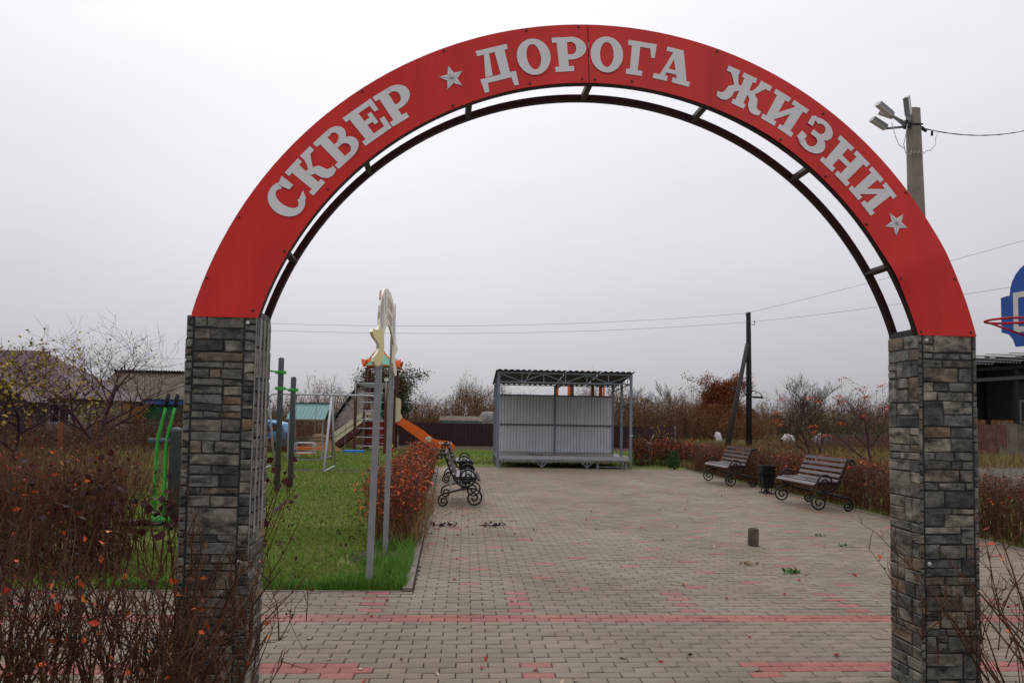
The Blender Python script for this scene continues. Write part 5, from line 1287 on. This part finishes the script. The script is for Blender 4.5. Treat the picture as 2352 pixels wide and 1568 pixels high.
bale(22.1, 50, .42, .85, 'long white covered heap in the meadow right of the wooden pole')
bale(22.4, 45.5, .7, .98, 'pale blue sheeted heap behind the grey plank fence', 'tank')
for x, w_, z in ((58, 3.0, 4.4), (63, 4, 3.6)):
    f = thing('distant_house', 'tiny grey house roof on the horizon beside the wooden pole' if x < 60 else 'tiny low grey house on the horizon right of the wooden pole', 'house', (x, 150, 0))
    mb = MB(); mb.box(-w_/2, -2, 0, w_/2, 2, z-1.6); part('wall', mb, 'mortar', f)
    mb = MB(); mb.prism([(-w_/2-.4, z-1.6), (w_/2+.4, z-1.6), (0, z)], (0, -2.3, 0), (1, 0, 0), (0, 0, 1), -4.6); part('roof', mb, 'dpost', f)

# ------------------------------------------------------------------ grass
rg = np.random.default_rng(21)
def in_lawn(x, y):
    k = -.448-.0228*(y-6.757)-.07
    worn = ((((x+3.18)/.75)**2+((y-21.2)/.62)**2 < 1) | (((x+4.57)/.6)**2+((y-21.3)/.5)**2 < 1)) & (rg.random(len(x)) > .22)
    return ~worn & ((x < k) & (y > 6.80) & (y < 23.6)) | ~worn & ((y >= 23.6) & (x < 7+.4*(y-23.6)/1.0) & (y < 36.4))
def scatter(n, x0, x1, y0, y1, test=None):
    P = np.stack([rg.uniform(x0, x1, n), rg.uniform(y0, y1, n), np.full(n, -.016)], 1)
    return P[test(P[:, 0], P[:, 1])] if test is not None else P
Vs, Fs, o_ = [], [], 0
def acc(V, Fc):
    global o_
    Vs.append(V); Fs.append(Fc+o_); o_ += len(V)
def flush(name, mat, label=None, parent=None):
    global Vs, Fs, o_
    o = fastmesh(name, np.concatenate(Vs), np.concatenate(Fs), mat, parent, 'stuff', label); Vs, Fs, o_ = [], [], 0
    return o
soilpatch = lambda x, y: (np.hypot((x+1.0)/.35, (y-8.35)/.45) > 1) | (rg.random(len(x)) < .12)
acc(*blade_arrays(rg, scatter(62000, -3.6, -.5, 6.8, 10.5, lambda x, y: in_lawn(x, y) & soilpatch(x, y)), .036, .006, .9))
acc(*blade_arrays(rg, scatter(60000, -6.5, -.6, 10.5, 17, in_lawn), .038, .010, .9))
acc(*blade_arrays(rg, scatter(60000, -8.5, -.7, 17, 27, in_lawn), .042, .016, .9))
acc(*blade_arrays(rg, scatter(40000, -8.8, 9, 25, 36.4, in_lawn), .05, .026, .9))
acc(*blade_arrays(rg, scatter(9000, -6.5, -3.5, 6.8, 12, in_lawn), .06, .008, .9))
o = flush('grass', PAL['grass']); tag(o, 'short autumn lawn grass left of the paving and around the stage', 'grass')
acc(*blade_arrays(rg, scatter(9500, -1.35, -.5, 6.79, 8.7, lambda x, y: in_lawn(x, y) & soilpatch(x, y) & (x > -1.05-.25*np.sin(y*4))), .12, .0065, .75, .6))
acc(*blade_arrays(rg, scatter(4000, -3.2, -.5, 6.79, 6.98, in_lawn), .08, .0065, .8, .6))
acc(*blade_arrays(rg, scatter(1500, -1.1, -.45, 8.7, 10, in_lawn), .14, .007, .8, .6))
o = flush('grass', PAL['lush']); tag(o, 'long bright green grass at the lawn corner beside the kerb', 'grass')
acc(*blade_arrays(rg, scatter(11000, 7.5, 12.6, 8.8, 23, lambda x, y: x < 12.8-.3*(y-8.8)), .08, .012, .8))
acc(*blade_arrays(rg, scatter(12000, 24, 36, 31.5, 35.5), .12, .03, .7))
o = flush('grass', PAL['grass']); tag(o, 'green grass on the verge right of the paving and before the barn', 'grass')
notroad = lambda x, y: ~((y > 17.5+.136*(x-12.5)-.6) & (y < 25.5+.152*(x-10.5)+.6)) & ~((x > 26) & (y < 45) & (x < 36))
acc(*blade_arrays(rg, scatter(42000, 8.2, 46, 24, 48, lambda x, y: notroad(x, y) & (x > 7.5+.1*(y-24))), .32, .03, .6, .6))
acc(*blade_arrays(rg, scatter(26000, 10, 80, 46, 88), .28, .06, .6, .6))
acc(*blade_arrays(rg, scatter(30000, -14, -5.0, 9.0, 24, lambda x, y: (x < -5.4-.15*(y-9)) & (x > -.8*y-3)), .16, .016, .7, .6))
acc(*blade_arrays(rg, scatter(30000, -27, -8.2, 22, 40), .34, .03, .6, .6))
acc(*blade_arrays(rg, scatter(5000, -9, -5.5, 36.3, 46), .4, .04, .6, .6))
acc(*blade_arrays(rg, scatter(3500, 7.3, 12.5, 23.8, 26, lambda x, y: x > 7.3), .2, .02, .6, .6))
o = flush('meadow_grass', PAL['dry']); tag(o, 'brown and olive rough meadow grass beyond the hedges', 'grass')
# leaves lying in the lawn
P = np.concatenate([scatter(420, -3.5, -.6, 6.9, 13, in_lawn), scatter(300, -7, -.7, 13, 24, in_lawn)]); P[:, 2] = .02
o = leaf_mesh('lawn_leaves', rg, P, .05, PAL['brownleaf'], None, 'stuff', .6, -.1); tag(o, 'brown and orange leaves lying in the lawn grass', 'leaves')
mb = MB(); vs = [(-.93+.33*math.cos(k*PI/8)*r, 8.45+.42*math.sin(k*PI/8)*r, .03*(1-r)+.004*math.sin(k*3)) for r in (1, .5) for k in range(16)]+[(-.93, 8.45, .035)]
mb.add(vs, [(k, (k+1) % 16, 16+(k+1) % 16, 16+k) for k in range(16)]+[(16+k, 16+(k+1) % 16, 32) for k in range(16)]); tag(part('soil_patch', mb, 'soil', kind='structure'), 'bare soil at the foot of the far sign post', 'soil')

for cx, cy, a, b, l in ((-3.18, 21.2, .8, .66, 'worn bare soil under the blue swing seat'), (-4.57, 21.3, .65, .54, 'worn bare soil under the caged swing seat')):
    mb = MB(); mb.add([(cx+a*math.cos(k*PI/12)*(1+.12*math.sin(k*2.3)), cy+b*math.sin(k*PI/12)*(1+.1*math.cos(k*3.1)), -.008) for k in range(24)], [tuple(range(24))]); tag(part('soil_patch', mb, 'soil', kind='structure'), l, 'soil')

# ------------------------------------------------------------------ hedges
def hedge(name, label, B, h, lean, seed, twigmat, r=.0042, twigs=6, twl=.16, leaves=(), n=4, hvar=.15, extra=None):
    rg = np.random.default_rng(seed); t = thing(name, label, 'hedge', (float(B[:, 0].mean()), float(B[:, 1].mean()), 0))
    off = np.array([*t.location]); S, LP = stems(rg, B-off, h, lean, r, n, hvar, twigs, twl)
    seg_mesh('twigs', S, PAL[twigmat], t, 3, 'stuff')
    for mat, cnt, size, asp, low in leaves:
        Q = LP[LP[:, 2] > low*h]; Q = Q[rg.integers(0, len(Q), cnt)]+rg.normal(0, .018, (cnt, 3))
        if extra is not None: Q = Q[extra(Q+off, rg)]
        leaf_mesh('leaves', rg, Q, size, PAL[mat], t, 'stuff', asp)
    return t
rg = np.random.default_rng(31)
n = 1700; y = 8.95+12.3*rg.random(n)**1.15; x = -.448-.0228*(y-6.757)-.09-rg.uniform(.0, .48, n)-.06*np.sin(y*2)**2
hedge('hedge', 'red leaved twiggy hedge along the left kerb beside the two benches', np.stack([x, y, 0*x], 1), .79, .22, 1, 'twig2', .0042, 7, .17,
      (('redleaf', 7000, .042, .55, .35), ('embers', 1100, .05, .55, .3), ('brownleaf', 2500, .04, .5, .15)))
P = np.stack([rg.uniform(-.95, -.5, 560), 8.85+4.5*rg.random(560)**1.3, np.zeros(560)], 1); V, Fc = blade_arrays(rg, P, .40, .010, .9, .6)
o = fastmesh('dry_grass', V, Fc, PAL['straw'], None, 'stuff'); tag(o, 'bleached dry grass tangled in the near end of the red hedge', 'grass')
n = 2900; y = 8.9+14.4*rg.random(n); x = 7.16+rg.uniform(0, .75, n)+.08*np.sin(y*3)
Pq = np.stack([7.2+rg.uniform(0, .5, 420), np.where(rg.random(420) < .65, 15.7+rg.normal(0, .9, 420), 20.5+rg.normal(0, 1.3, 420)), rg.uniform(.4, .86, 420)], 1); o = leaf_mesh('leaf_clusters', rg, Pq, .062, PAL['embers'], None, 'stuff', .6); tag(o, 'clusters of scarlet leaves left on the right hand hedge behind the litter bin', 'leaves')
clus = lambda Q, rg: (np.sin(Q[:, 1]*1.7+.4)+np.sin(Q[:, 1]*3.1)*.6+rg.normal(0, .5, len(Q))) > .35
hedge('hedge', 'low brown twiggy hedge behind the two right hand benches', np.stack([x, y, 0*x], 1), .84, .2, 2, 'twig2', .0045, 7, .16,
      (('brownleaf', 6500, .042, .5, .1), ('redleaf', 900, .045, .55, .3), ('embers', 260, .055, .6, .5)), extra=None)
n = 420; x = 7.1+rg.uniform(0, 4.5, n); y = 8.9+rg.uniform(0, .55, n)
hedge('hedge', 'brown twiggy hedge at the right edge beyond the right pillar, turning off from the paving', np.stack([x, y, 0*x], 1), .92, .22, 3, 'twig2', .0048, 6, .17, (('brownleaf', 900, .045, .5, .1), ('embers', 60, .055, .6, .4)))
n = 520; x = 5.75+rg.uniform(0, 2.3, n); y = 25.2+rg.uniform(0, .7, n)
hedge('hedge', 'dark red low hedge beside the right end of the stage', np.stack([x, y, 0*x], 1), .80, .25, 4, 'twig', .005, 5, .18, (('redleaf', 1900, .05, .6, .35), ('purple', 1500, .05, .6, .2)))
n = 1750; x = -6.9+rg.uniform(0, 3.4, n); y = 6.95+rg.uniform(0, 1.6, n)+.15*np.sin(x*3); hb = np.stack([x, y, 0*x], 1)
hedge('hedge', 'dense brown twiggy hedge at the left edge beyond the cross path', hb, 1.06, .22, 5, 'twig2', .0042, 7, .18, (('brownleaf', 1300, .042, .5, .2), ('redleaf', 500, .042, .55, .5), ('embers', 110, .05, .6, .6), ('purple', 220, .045, .7, .5)))
def ninebark(name, label, x, y, n, h, lean, seed, leaves, size, outward=None, spread=.16):
    rg = np.random.default_rng(seed); t = thing(name, label, 'shrub', (x, y, 0))
    B = np.stack([rg.normal(0, spread, n), rg.normal(0, spread, n), np.zeros(n)], 1)
    ow = None if outward is None else np.tile(np.array(outward), (n, 1))*rg.uniform(.1, 1.2, (n, 1))
    S, LP = stems(rg, B, h, lean, .0062, 5, .3, 4, .2, ow, .05)
    seg_mesh('twigs', S, MT['barkred'], t, 4, 'stuff')
    Q = LP[LP[:, 2] > .25]; Q = Q[rg.integers(0, len(Q), leaves)]+rg.normal(0, .02, (leaves, 3)); leaf_mesh('leaves', rg, Q, size, PAL['purple'], t, 'stuff', .8, -.4)
ninebark('ninebark_shrub', 'dark purple leaved shrub at the lawn edge just right of the left pillar', -2.02, 7.05, 24, 1.0, .35, 7, 90, .075, (.55, .0))
ninebark('ninebark_shrub', 'bushy dark purple leaved shrub left of the green walking machine', -3.45, 7.25, 50, 1.0, .3, 8, 190, .062)
ninebark('ninebark_shrub', 'half bare purple leaved shrub right of the walking machine, behind the left pillar', -2.75, 7.4, 26, .85, .35, 9, 80, .075)

# foreground chokeberry shrubs, cut back and hung with black berries
def chokeberry(x, y, label, seed, n=26, h=.95, outward=(0, 0), reds=34, berries=110, brown=18):
    rg = np.random.default_rng(seed); t = thing('chokeberry_shrub', label, 'shrub', (x, y, 0), 0, 'bare chokeberry shrubs in the foreground')
    an = rg.uniform(0, 2*PI, n); B = np.stack([np.cos(an)*rg.uniform(.02, .2, n), np.sin(an)*rg.uniform(.02, .2, n), np.zeros(n)-.02], 1)
    ow = np.stack([np.cos(an), np.sin(an)], 1)*rg.uniform(.1, .6, (n, 1))+np.array(outward)
    S, LP = stems(rg, B, h, .12, .0080, 6, .22, 0, .2, ow, .07)
    S2, L2 = stems(rg, LP[rg.integers(0, len(LP), n*2)]*np.array([1, 1, .62]), h*.42, .55, .0036, 4, .4, 5, .13, None, .12)
    k = int(n*2.6); i = rg.integers(0, len(S), k); Bb = S[i, :3]*.5+S[i, 3:6]*.5
    S3, L3 = stems(rg, Bb, .30, .9, .0030, 3, .5, 3, .10, None, .15)
    seg_mesh('stems', S, PAL['twig'], t, 6, 'stuff'); seg_mesh('twigs', np.concatenate([S2, S3]), PAL['twig'], t, 4, 'stuff')
    AL = np.concatenate([L2, L3]); AL = AL[AL[:, 2] > .3]
    c = AL[rg.integers(0, len(AL), berries//4)]; c = np.repeat(c, 4, 0)+rg.normal(0, .013, (len(c)*4, 3))-np.array([0, 0, .02]); c = c[c[:, 2] < h*.85]
    ico = np.array([(math.sin(PI*a/4)*math.cos(2*PI*b/6), math.sin(PI*a/4)*math.sin(2*PI*b/6), math.cos(PI*a/4)) for a in range(5) for b in range(6)])*.0058
    V = (c[:, None, :]+ico[None]).reshape(-1, 3); q = np.array([[a*6+b, a*6+(b+1) % 6, a*6+6+(b+1) % 6, a*6+6+b] for a in range(4) for b in range(6)])
    fastmesh('berries', V, (q[None]+(np.arange(len(c))*30)[:, None, None]).reshape(-1, 4), PAL['berry'], t, 'stuff', None, True)
    T = AL[rg.integers(0, len(AL), reds)]; leaf_mesh('red_leaves', rg, T, .037, PAL['embers'], t, 'stuff', .62, .1)
    T = AL[rg.integers(0, len(AL), brown)]; leaf_mesh('brown_leaves', rg, T, .042, PAL['brownleaf'], t, 'stuff', .6, -.3)
    return t
chokeberry(-2.30, 3.75, 'bare chokeberry shrub at the far left edge of the foreground', 41, 30, 1.05)
chokeberry(-1.85, 3.25, 'bare chokeberry shrub in the left foreground, second from the left edge', 42, 28, .96)
chokeberry(-1.45, 3.05, 'bare chokeberry shrub in the lower left corner nearest the camera', 43, 24, .84)
chokeberry(-1.50, 3.65, 'bare chokeberry shrub standing right in front of the left pillar on its left side', 44, 26, .95, (.05, 0), 16)
chokeberry(-1.17, 3.35, 'bare chokeberry shrub leaning right across the foot of the left pillar', 45, 20, .76, (.12, 0), 14)
chokeberry(-2.05, 2.85, 'bare chokeberry shrub low at the left frame edge', 46, 22, .85)
chokeberry(2.86, 3.35, 'bare chokeberry shrub in the lower right corner against the right pillar', 47, 17, .93, (-.06, 0), 14, 60, 16)
chokeberry(3.35, 3.75, 'bare chokeberry shrub at the right frame edge beyond the pillar shrub', 48, 18, .95, (-.05, 0), 10, 60, 14)

chokeberry(3.0, 2.95, 'bare chokeberry shrub low in the bottom right corner of the picture', 49, 16, .78, (-.05, 0), 16, 60, 22)

# ------------------------------------------------------------------ trees
def tree(name, label, x, y, H, seed, bark='bark', leaves=(), group=None, width=None, trunk=.09, lean=(0, 0), n=4, cat='tree', cloud=0, **kw):
    kw.setdefault('rmin', .0105 if y > 55 else .004)
    S, T = grow_tree(seed, 1.0*H, trunk, lean=lean, **kw)
    k = H/max(S[:, 5].max(), S[:, 2].max()); wk = k
    if width: wk = width/(np.percentile(S[:, 3], 99)-np.percentile(S[:, 3], 1))
    sc_ = np.array([wk, wk, k]*2+[1, 1]); S = S*sc_; T = T*np.array([wk, wk, k])
    t = thing(name, label, cat, (x, y, -.02), 0, group); big = S[:, 6] > trunk*.34
    seg_mesh('trunk', S[big], MT[bark], t, 7); seg_mesh('crown', S[~big], MT['bark' if bark == 'whitebark' else bark], t, n if len(S) < 9000 else 3, 'stuff')
    rg = np.random.default_rng(seed)
    for mat, cnt, size, asp, jit in leaves:
        Q = T[rg.integers(0, len(T), cnt)]+rg.normal(0, jit, (cnt, 3))
        if cloud:
            m = int(cnt*cloud); c = rg.normal(size=(70, 3)); c /= np.linalg.norm(c, axis=1, keepdims=True); c *= rg.uniform(.25, 1, (70, 1))**.5
            c = c*np.array([width*.42, width*.42, H*.36])+np.array([0, 0, H*.50]); c[:, :2] *= (1.15-.75*np.clip((c[:, 2:]-.2*H)/(.8*H), 0, 1))
            q = c[rg.integers(0, 70, m)]+rg.normal(0, .17*width/3, (m, 3)); Q = np.concatenate([Q[:int(cnt*(1-cloud*.5))], q])
        leaf_mesh('leaves', rg, Q, size, PAL[mat], t, 'stuff', asp, -.2)
    return t
tree('apple_tree', 'large bare apple tree with spreading purple brown branches left of the left pillar', -11.75, 24.8, 5.1, 71, 'barkpurple', (('brownleaf', 60, .09, .5, .05), ('gold', 14, .1, .6, .05)), None, 5.0, .09, levels=5, kids=(8, 5, 3, 2), ratio=.68, spread=.72, up=.30, first=.12, wob=.10)
tree('cherry_tree', 'twiggy tree with clinging yellow leaves at the left edge before the house', -12.6, 21.6, 3.9, 72, 'barkpurple', (('gold', 1150, .11, .6, .16), ('brownleaf', 260, .07, .5, .05)), None, 3.8, .065, levels=5, kids=(8, 6, 4, 3), ratio=.66, spread=.8, up=.22, first=.10)
tree('plum_tree', 'smaller bare dark tree between the yellow leaved tree and the apple tree', -13.9, 27.5, 4.6, 73, 'barkpurple', (('brownleaf', 120, .08, .5, .08), ('gold', 40, .1, .6, .08)), None, 4.0, .08, levels=5, kids=(6, 5, 4, 3), ratio=.66, spread=.75, up=.28, first=.12)
tree('bare_sapling', 'thin bare sapling right of the apple tree near the walking machine', -8.9, 26.5, 3.3, 74, 'barkpurple', (), None, 2.6, .05, levels=4, kids=(6, 5, 4), ratio=.66, spread=.75, up=.3, first=.1)
tree('orange_shrub', 'small flame orange bush by the chain link fence', -14.4, 34, 2.0, 75, 'barkred', (('orangeb', 900, .10, .4, .12),), None, 1.1, .03, levels=4, kids=(7, 5, 4), ratio=.6, spread=.5, up=.5, first=.05, cat='shrub')
tree('pear_tree', 'leafy dark green tree standing behind the play tower', -4.75, 46.5, 4.75, 76, 'bark', (('dkgreen', 26000, .13, .55, .22), ('rust', 3000, .13, .55, .25)), None, 3.1, .1, cloud=.8, levels=5, kids=(9, 5, 4, 3), ratio=.6, spread=.7, up=.3, first=.08)
tree('rust_leaved_tree', 'rusty orange leaved tree left of the wooden pole', 21.3, 62, 5.6, 77, 'bark', (('rust', 17000, .13, .5, .2),), None, 4.2, .12, cloud=.7, levels=5, kids=(9, 5, 4, 3), ratio=.62, spread=.72, up=.3, first=.06)
tree('bare_tree', 'taller bare grey tree right of the wooden pole with an upright fan of branches', 28.6, 60, 5.75, 78, 'barkgrey', (('rust', 30, .15, .5, .1),), 'bare trees along the far meadow edge', 4.6, .11, levels=5, kids=(7, 5, 4, 3), ratio=.66, spread=.6, up=.36, first=.25)
tree('bare_tree', 'bare tree leaning to the right, just right of the wooden pole', 26.6, 61, 4.9, 79, 'barkgrey', (), 'bare trees along the far meadow edge', 3.6, .11, (.55, 0), levels=5, kids=(7, 5, 4, 3), ratio=.66, spread=.6, up=.30, first=.25)
tree('bare_tree', 'slim bare tree far right of the wooden pole above the plank fence', 31.4, 58, 4.3, 80, 'barkgrey', (), 'bare trees along the far meadow edge', 2.8, .08, levels=5, kids=(6, 5, 4, 3), ratio=.66, spread=.6, up=.36, first=.2)
tree('bare_tree', 'bare tree just left of the rusty orange tree', 18.9, 66, 5.3, 81, 'barkgrey', (), 'bare trees along the far meadow edge', 3.4, .1, levels=5, kids=(6, 5, 4, 3), ratio=.66, spread=.6, up=.36, first=.25)
tree('bare_tree', 'bare tree second to the left of the rusty orange tree', 16.9, 67, 4.9, 82, 'barkgrey', (), 'bare trees along the far meadow edge', 3.2, .09, levels=5, kids=(6, 5, 4, 3), ratio=.66, spread=.6, up=.36, first=.2)
tree('bare_tree', 'bare tree just right of the stage with a few yellow leaves', 13.6, 62, 4.7, 83, 'barkgrey', (('gold', 70, .18, .6, .15),), 'bare trees along the far meadow edge', 3.2, .08, levels=5, kids=(6, 5, 4, 3), ratio=.66, spread=.6, up=.36, first=.15)
tree('bare_tree', 'tiny bare tree seen between stage roof and wall, nearer the middle post', 5.0, 68, 4.4, 84, 'barkgrey', (), 'bare trees along the far meadow edge', 2.6, .08, levels=4, kids=(6, 5, 4), ratio=.66, spread=.6, up=.36, first=.3)
tree('bare_tree', 'tiny bare tree seen between stage roof and wall, left of its neighbour', 3.2, 70, 4.2, 85, 'barkgrey', (), 'bare trees along the far meadow edge', 2.4, .07, levels=4, kids=(6, 5, 4), ratio=.66, spread=.6, up=.36, first=.3)
tree('bare_tree', 'bare bushy tree on the skyline left of the swing', -18.2, 64, 5.0, 86, 'barkgrey', (), 'bare trees along the far meadow edge', 4.2, .08, levels=5, kids=(6, 5, 4, 3), ratio=.66, spread=.6, up=.40, first=.15)
tree('bare_tree', 'tallest reddish bare tree in the wood between play tower and stage', 1.0, 74, 5.1, 87, 'barkgrey', (('rust', 120, .14, .5, .2),), 'bare trees along the far meadow edge', 3.4, .08, levels=5, kids=(7, 5, 4, 3), ratio=.66, spread=.6, up=.40, first=.1)
tree('whitewashed_sapling', 'small fruit tree with whitewashed trunk and hanging yellow leaves before the brown fence', 7.15, 28.5, 1.6, 88, 'whitebark', (('gold', 60, .10, .4, .08),), None, 1.7, .05, levels=4, kids=(6, 4, 3), ratio=.66, spread=.9, up=.15, first=.25)
tree('pale_willow_bush', 'pale pinkish bare bush with upright twigs right of the brown fence', 9.4, 34.5, 1.7, 89, 'barkred', (), None, 2.0, .02, levels=4, kids=(12, 6, 5), ratio=.8, spread=.5, up=.5, first=.02, cat='shrub')
def rowan(x, y, H, seed, label, dens=.5):
    t = tree('rowan_tree', label, x, y, H, seed, 'barkpurple', (), None, 1.9, .045, levels=3, kids=(7, 4), ratio=.62, spread=.55, up=.5, first=.1, wob=.06)
    S, T = grow_tree(seed, H, .045, levels=3, kids=(7, 4), ratio=.62, spread=.55, up=.5, first=.1, wob=.06)
    k = H/max(S[:, 5].max(), S[:, 2].max()); wk = 1.9/(np.percentile(S[:, 3], 99)-np.percentile(S[:, 3], 1)); T = T*np.array([wk, wk, k])
    rg = np.random.default_rng(seed); P = []
    for c in T[2::3]:
        if rg.random() < dens:
            for q in range(5):
                a = rg.uniform(0, 2*PI); d = np.array([math.cos(a), math.sin(a), -.35])
                P += [c+d*.028*j+rg.normal(0, .008, 3) for j in range(1, 8)]
    leaf_mesh('leaves', rg, P, .055, PAL['embers'], t, 'stuff', .4, -.5)
rowan(11.75, 21, 3.0, 91, 'young rowan with drooping scarlet leaves beside the right pillar')
rowan(11.1, 23.2, 2.6, 92, 'second smaller rowan with scarlet leaf tufts left of the first, before the plank fence', .25)
rg = np.random.default_rng(14)
sm_ = thing('sumac_bush', 'feathery orange and red sumac bush behind the near right bench', 'shrub', (9.8, 19, 0))
P, S = [], []
for k in range(26):
    x, y = rg.normal(0, .55), rg.normal(0, .5); hh = rg.uniform(.45, .95); S.append((x, y, 0, x, y, hh*.7, .012, .008))
    for q in range(5):
        a = rg.uniform(0, 2*PI); d = np.array([math.cos(a), math.sin(a), .55])
        P += [np.array([x, y, hh*.7])+d*.055*j+np.array([0, 0, -.006*j*j])+rg.normal(0, .02, 3) for j in range(1, 9)]
seg_mesh('stems', S, MT['barkred'], sm_, 4, 'stuff'); leaf_mesh('leaves', rg, P, .11, PAL['sumac'], sm_, 'stuff', .3, .1)
th = thing('thuja', 'small dense green thuja at the far right corner of the paving', 'shrub', (6.72, 23.75, 0))
n = 1500; a = rg.uniform(0, 2*PI, n); z = rg.uniform(.03, .56, n); r = .17*np.sqrt(np.clip(1-((z-.22)/.36)**2, 0.05, 1))*rg.uniform(.75, 1.08, n)
leaf_mesh('sprays', rg, np.stack([np.cos(a)*r, np.sin(a)*r, z], 1), .055, PAL['conifer'], th, 'stuff', .5, .7)
mb = MB(); mb.tube([(0, 0, -.05), (0, 0, .45)], [.02, .006], 6); part('trunk', mb, 'bark', th)
for x, y, h, l in ((12.0, 27, 1.75, 'tall dark dock stalk in the meadow right of the wooden pole, nearer it'), (13.2, 29, 2.0, 'tallest dark dock stalk in the meadow right of the wooden pole'), (15.5, 27.5, 1.9, 'thin straight bare stem in the meadow right of the dock stalks')):
    t = thing('dock_stalk', l, 'plant', (x, y, 0)); seg_mesh('stem', [(0, 0, 0, .03, 0, h*.6, .014, .010), (.03, 0, h*.6, .05, 0, h, .010, .005)], MT['barkred'], t, 5)
    k = 50; leaf_mesh('seed_head', rg, np.stack([.04+rg.normal(0, .05, k), rg.normal(0, .05, k), h*rg.uniform(.45, 1, k)], 1), .06, PAL['brownleaf'], t, 'stuff', .5)
# thickets of one mass each
def thicket(name, label, x0, x1, y0, y1, n, h, seed, mat, r=.012, leaves=(), dens=None, hv=.35, low=-.02):
    rg = np.random.default_rng(seed); x = rg.uniform(x0, x1, n); y = rg.uniform(y0, y1, n)
    S, LP = stems(rg, np.stack([x, y, np.full(n, low)], 1), h, .38, r, 4, hv, 7, h*.30, None, .09)
    f = 1+.22*np.sin(S[:, 0]*.55+seed)+.14*np.sin(S[:, 0]*1.7+2*seed)
    S[:, 2] *= f; S[:, 5] *= f
    V, Fc = seg_arrays(S, 3); o = fastmesh(name, V, Fc, PAL[mat], None, 'stuff', None, True)
    tag(o, label, 'thicket')
    for k, (m, cnt, size) in enumerate(leaves):
        Q = LP[rg.integers(0, len(LP), cnt)]*1; Q[:, 2] *= 1+.22*np.sin(Q[:, 0]*.55+seed)+.14*np.sin(Q[:, 0]*1.7+2*seed)
        leaf_mesh('far_leaves', rg, Q+rg.normal(0, h*.05, Q.shape), size, PAL[m], o, 'stuff', .5)
thicket('far_wood', 'brown bare wood along the horizon behind the brown fence', -10, 24, 62, 72, 2300, 3.1, 1, 'scrub', .018, (('scrub', 9000, .13), ('olive', 3000, .14)))
thicket('far_wood', 'brown bare wood on the horizon behind the swing and the left houses', -55, -9, 60, 72, 2000, 3.0, 2, 'scrub', .018, (('scrub', 7000, .13),))
thicket('far_wood', 'olive brown wood on the horizon right of the wooden pole', 30, 95, 88, 104, 2600, 3.6, 3, 'scrub', .022, (('olive', 8000, .18), ('scrub', 4000, .17)))
thicket('far_scrub', 'dark scrub under the bare trees right of the wooden pole', 27, 40, 62, 66, 420, 2.0, 4, 'olive', .02, (('olive', 4000, .14),))
thicket('far_scrub', 'reddish brown scrub before the wood between stage and wooden pole', 11.8, 24, 56, 61, 620, 2.4, 5, 'scrub', .018, (('scrub', 4000, .16),))
thicket('bramble_thicket', 'tangled dark brambles under the trees on the left', -19, -8.5, 25.5, 31, 900, 1.25, 6, 'twig', .008, (('brownleaf', 4200, .07),))
thicket('bramble_thicket', 'tangled brown brambles before the green walled cottage', -20, -9, 37.5, 42, 520, 1.5, 7, 'twig', .010, (('brownleaf', 3000, .09), ('gold', 120, .1)))
thicket('bramble_thicket', 'brown undergrowth behind the blue car and play bench', -9.5, -5.2, 36.5, 44, 420, 1.35, 8, 'twig2', .010, (('brownleaf', 1800, .09), ('dry', 500, .1)))
thicket('bramble_thicket', 'rusty weeds in the meadow between hedge and plank fence', 15, 24, 33, 40, 480, .85, 9, 'twig2', .008, (('brownleaf', 2200, .08), ('rust', 500, .08)))
thicket('far_wood', 'pale distant tree line on the right beyond the barn', 40, 90, 70, 90, 800, 3.6, 10, 'scrub', .03, (('scrub', 4000, .3),))
thicket('bramble_thicket', 'low reddish brush before the blue car and left of the play bench', -11, -6.4, 30.6, 31.6, 330, .85, 11, 'twig2', .008, (('brownleaf', 900, .06),))
thicket('bramble_thicket', 'tall reddish brown brush before the left house and under the bare trees', -19, -10.5, 22.5, 26, 520, 1.15, 12, 'twig2', .007, (('brownleaf', 2600, .06), ('gold', 90, .08)))
